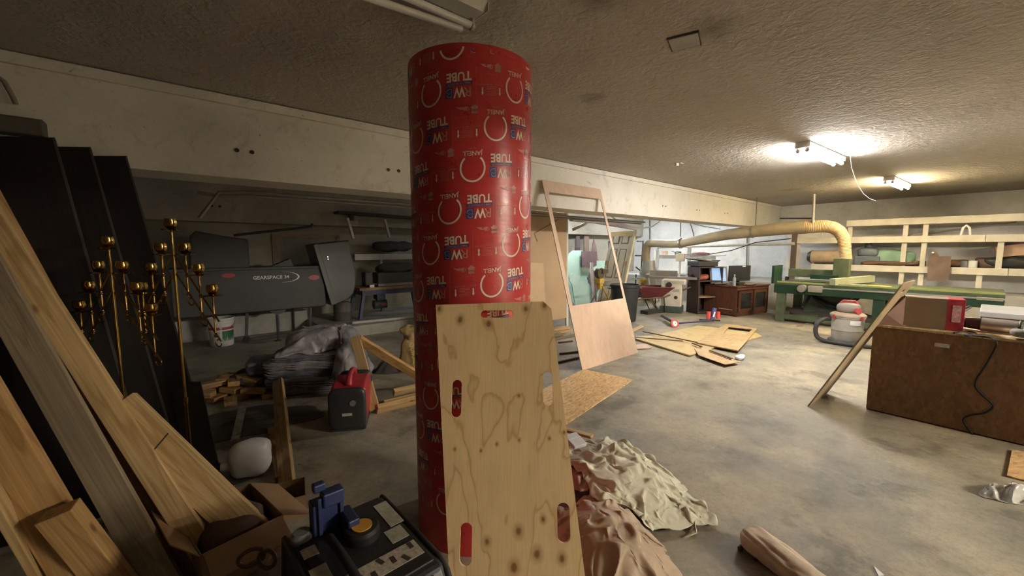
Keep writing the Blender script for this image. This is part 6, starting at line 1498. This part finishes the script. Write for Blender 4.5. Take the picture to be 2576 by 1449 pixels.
h1 = hump(.62, 2.36, .36, .40, .15); h2 = hump(.45, 1.78, .22, .26, .20)
def heap(x, y): return max(h1(x, y), h2(x, y), 0)
ground = MB().grid(lambda u, v: Vector((-.6+2.4*u, .9+2.6*v, heap(-.6+2.4*u, .9+2.6*v))), 70, 76)
tan_mb = cloth_drop(sheet(.47, 1.74, .50, .72, .25, .36, 3, 60, 76, .05, 4, -.5), [ground], frames=26, grow=-.05, bend=2.5, fric=40)
pink_mb = cloth_drop(sheet(.52, 2.46, .46, .56, .2, .34, 8, 52, 62, .04), [ground, colm(tan_mb)], frames=24, grow=-.05, bend=1.5, fric=40)
canvas_mb = cloth_drop(sheet(.70, 2.31, .58, .78, .30, .40, 12, 68, 90, .052, 5), [ground, colm(tan_mb), colm(pink_mb)], frames=27, grow=-.06, bend=2.0, fric=40)
single('tan_tarp', 'crumpled tan tarpaulin at the bottom beside the leaning plywood board', 'tarpaulin', tan_mb, TAN, solid=.003, sub=1, smooth=80)
single('pink_drop_cloth', 'dusty pink drop cloth between the tan tarpaulin and the canvas', 'drop cloth', pink_mb, PINKC, solid=.003, sub=1, smooth=80)
single('canvas_drop_cloth', 'off-white canvas drop cloth thrown over the heap of tarpaulins', 'drop cloth', canvas_mb, CANV, solid=.003, sub=1, smooth=80)
rb = [F(a, b, z) for a, b, z in ((1708, 1282, .05), (1735, 1286, .03), (1750, 1300, .012), (1748, 1325, .008), (1738, 1345, .008), (1722, 1352, .006))]
rm = MB()
for i in range(len(rb)-1):
    s_ = Vector((0, 0, .025)) if i < 4 else Vector((.03, .0, .01)); s2 = Vector((0, 0, .025)) if i+1 < 4 else Vector((.03, .0, .01)); rm.quad(rb[i], rb[i+1], rb[i+1]+s2, rb[i]+s_)
single('cloth_strap', 'loose canvas strap curling on the floor beside the drop cloth', 'strap', rm, CANV, solid=.004)
q = F(1446, 1112, .22)
t = Thing('plastic_case', 'clear plastic organiser case lying on the pink drop cloth', 'case', q, rot=Matrix.Rotation(.5, 3, 'Z')@Matrix.Rotation(R(14), 3, 'X'))
t.part('case', MB().box((0, 0, .012), (.10, .12, .024)), M('case_clear', (.55, .58, .62), .15, var=.05), bevel=.004); t.part('lid_line', MB().box((0, .01, .0246), (.10, .004, .002)), LET)
board('batten_stick', 'pine batten poking out behind the pink drop cloth', 'batten', F(1400, 1075, .12), F(1490, 1098, .14), .05, .02, PINE)
# ================================================================ loose things on the near floor
p0, p1 = F(1890, 1350, .05), F(2120, 1530, .05); d = p1-p0
Lr = d.length+.06
def rollfn(u, v):
    a = 2*math.pi*u; x = (v-.5)*Lr; end = max(0, 1-v/.12); cap = math.sqrt(max(.0, 1-end*end))
    k = 1+.16*(abs(mnoise.noise(Vector((math.cos(a)*1.6, math.sin(a)*1.6, x*5))))*2-.4)+.05*mnoise.noise(Vector((math.cos(a)*4, math.sin(a)*4, x*22)))
    sg = lambda c: math.copysign(abs(c)**.75, c)
    return Vector((x, .072*k*sg(math.cos(a))*(.35+.65*cap), .05+.049*min(1.15, k)*sg(math.sin(a))*(.45+.55*cap)-.0))
mb = MB().grid(rollfn, 56, 90, closed_u=True); n_end = 56
mb.f += [tuple(range(55, -1, -1)), tuple(range(90*56, 91*56))]; mb.mi += [0, 0]
mb.v = [Vector((v.x, v.y, v.z-.05)) for v in mb.v]
single('rolled_cloth', 'rolled dusty pink canvas lying at the bottom of the floor', 'rolled cloth', place(mb, (p0+p1)/2, math.atan2(d.y, d.x)), M('roll_canvas', (.52, .42, .31), .85, var=.2, vs=9, bmp=.3, bs=60), smooth=60)
q = F(1885, 1392)
t = Thing('drill_bit', 'small dark metal bit lying on the floor beside the rolled cloth', 'drill bit', q)
t.part('shaft', MB().cyl(F(1862, 1372, .01), F(1902, 1406, .01), .006, n=8), DKM, world=True, smooth=40); t.part('head', MB().ball(F(1862, 1380, .012), .013, 8, 6), DKM, world=True, smooth=40); t.part('tip', MB().ball(F(1900, 1404, .010), .011, 8, 6), DKM, world=True, smooth=40)
q = [F(2197, 1423, .004), F(2224, 1447, .004), F(2210, 1449, .004)]
single('paper_shard', 'white triangular shard on the floor at the bottom right', 'shard', MB().add(q, [(0, 1, 2)]), LET, solid=.004)
PLB = M('clear_film', (.62, .62, .60), .15, var=.15, vs=20, alpha=.75)
q = F(2550, 1248)
single('plastic_bag', 'crumpled clear plastic bag on the floor at the right edge', 'plastic bag', drape(oval(q.x, q.y, .19, .09, .1, seed=6), hump(q.x, q.y, .15, .07, .07), .4, 90, 18, .04, 16, 3), PLB, solid=.002, smooth=50)
floor_sheet('strand_board_offcut', 'strand board offcut on the floor under the end of the bench at right edge', ((2533, 1196), (2546, 1130), (2700, 1160), (2740, 1250)), [], .012, OSB_LIGHT)
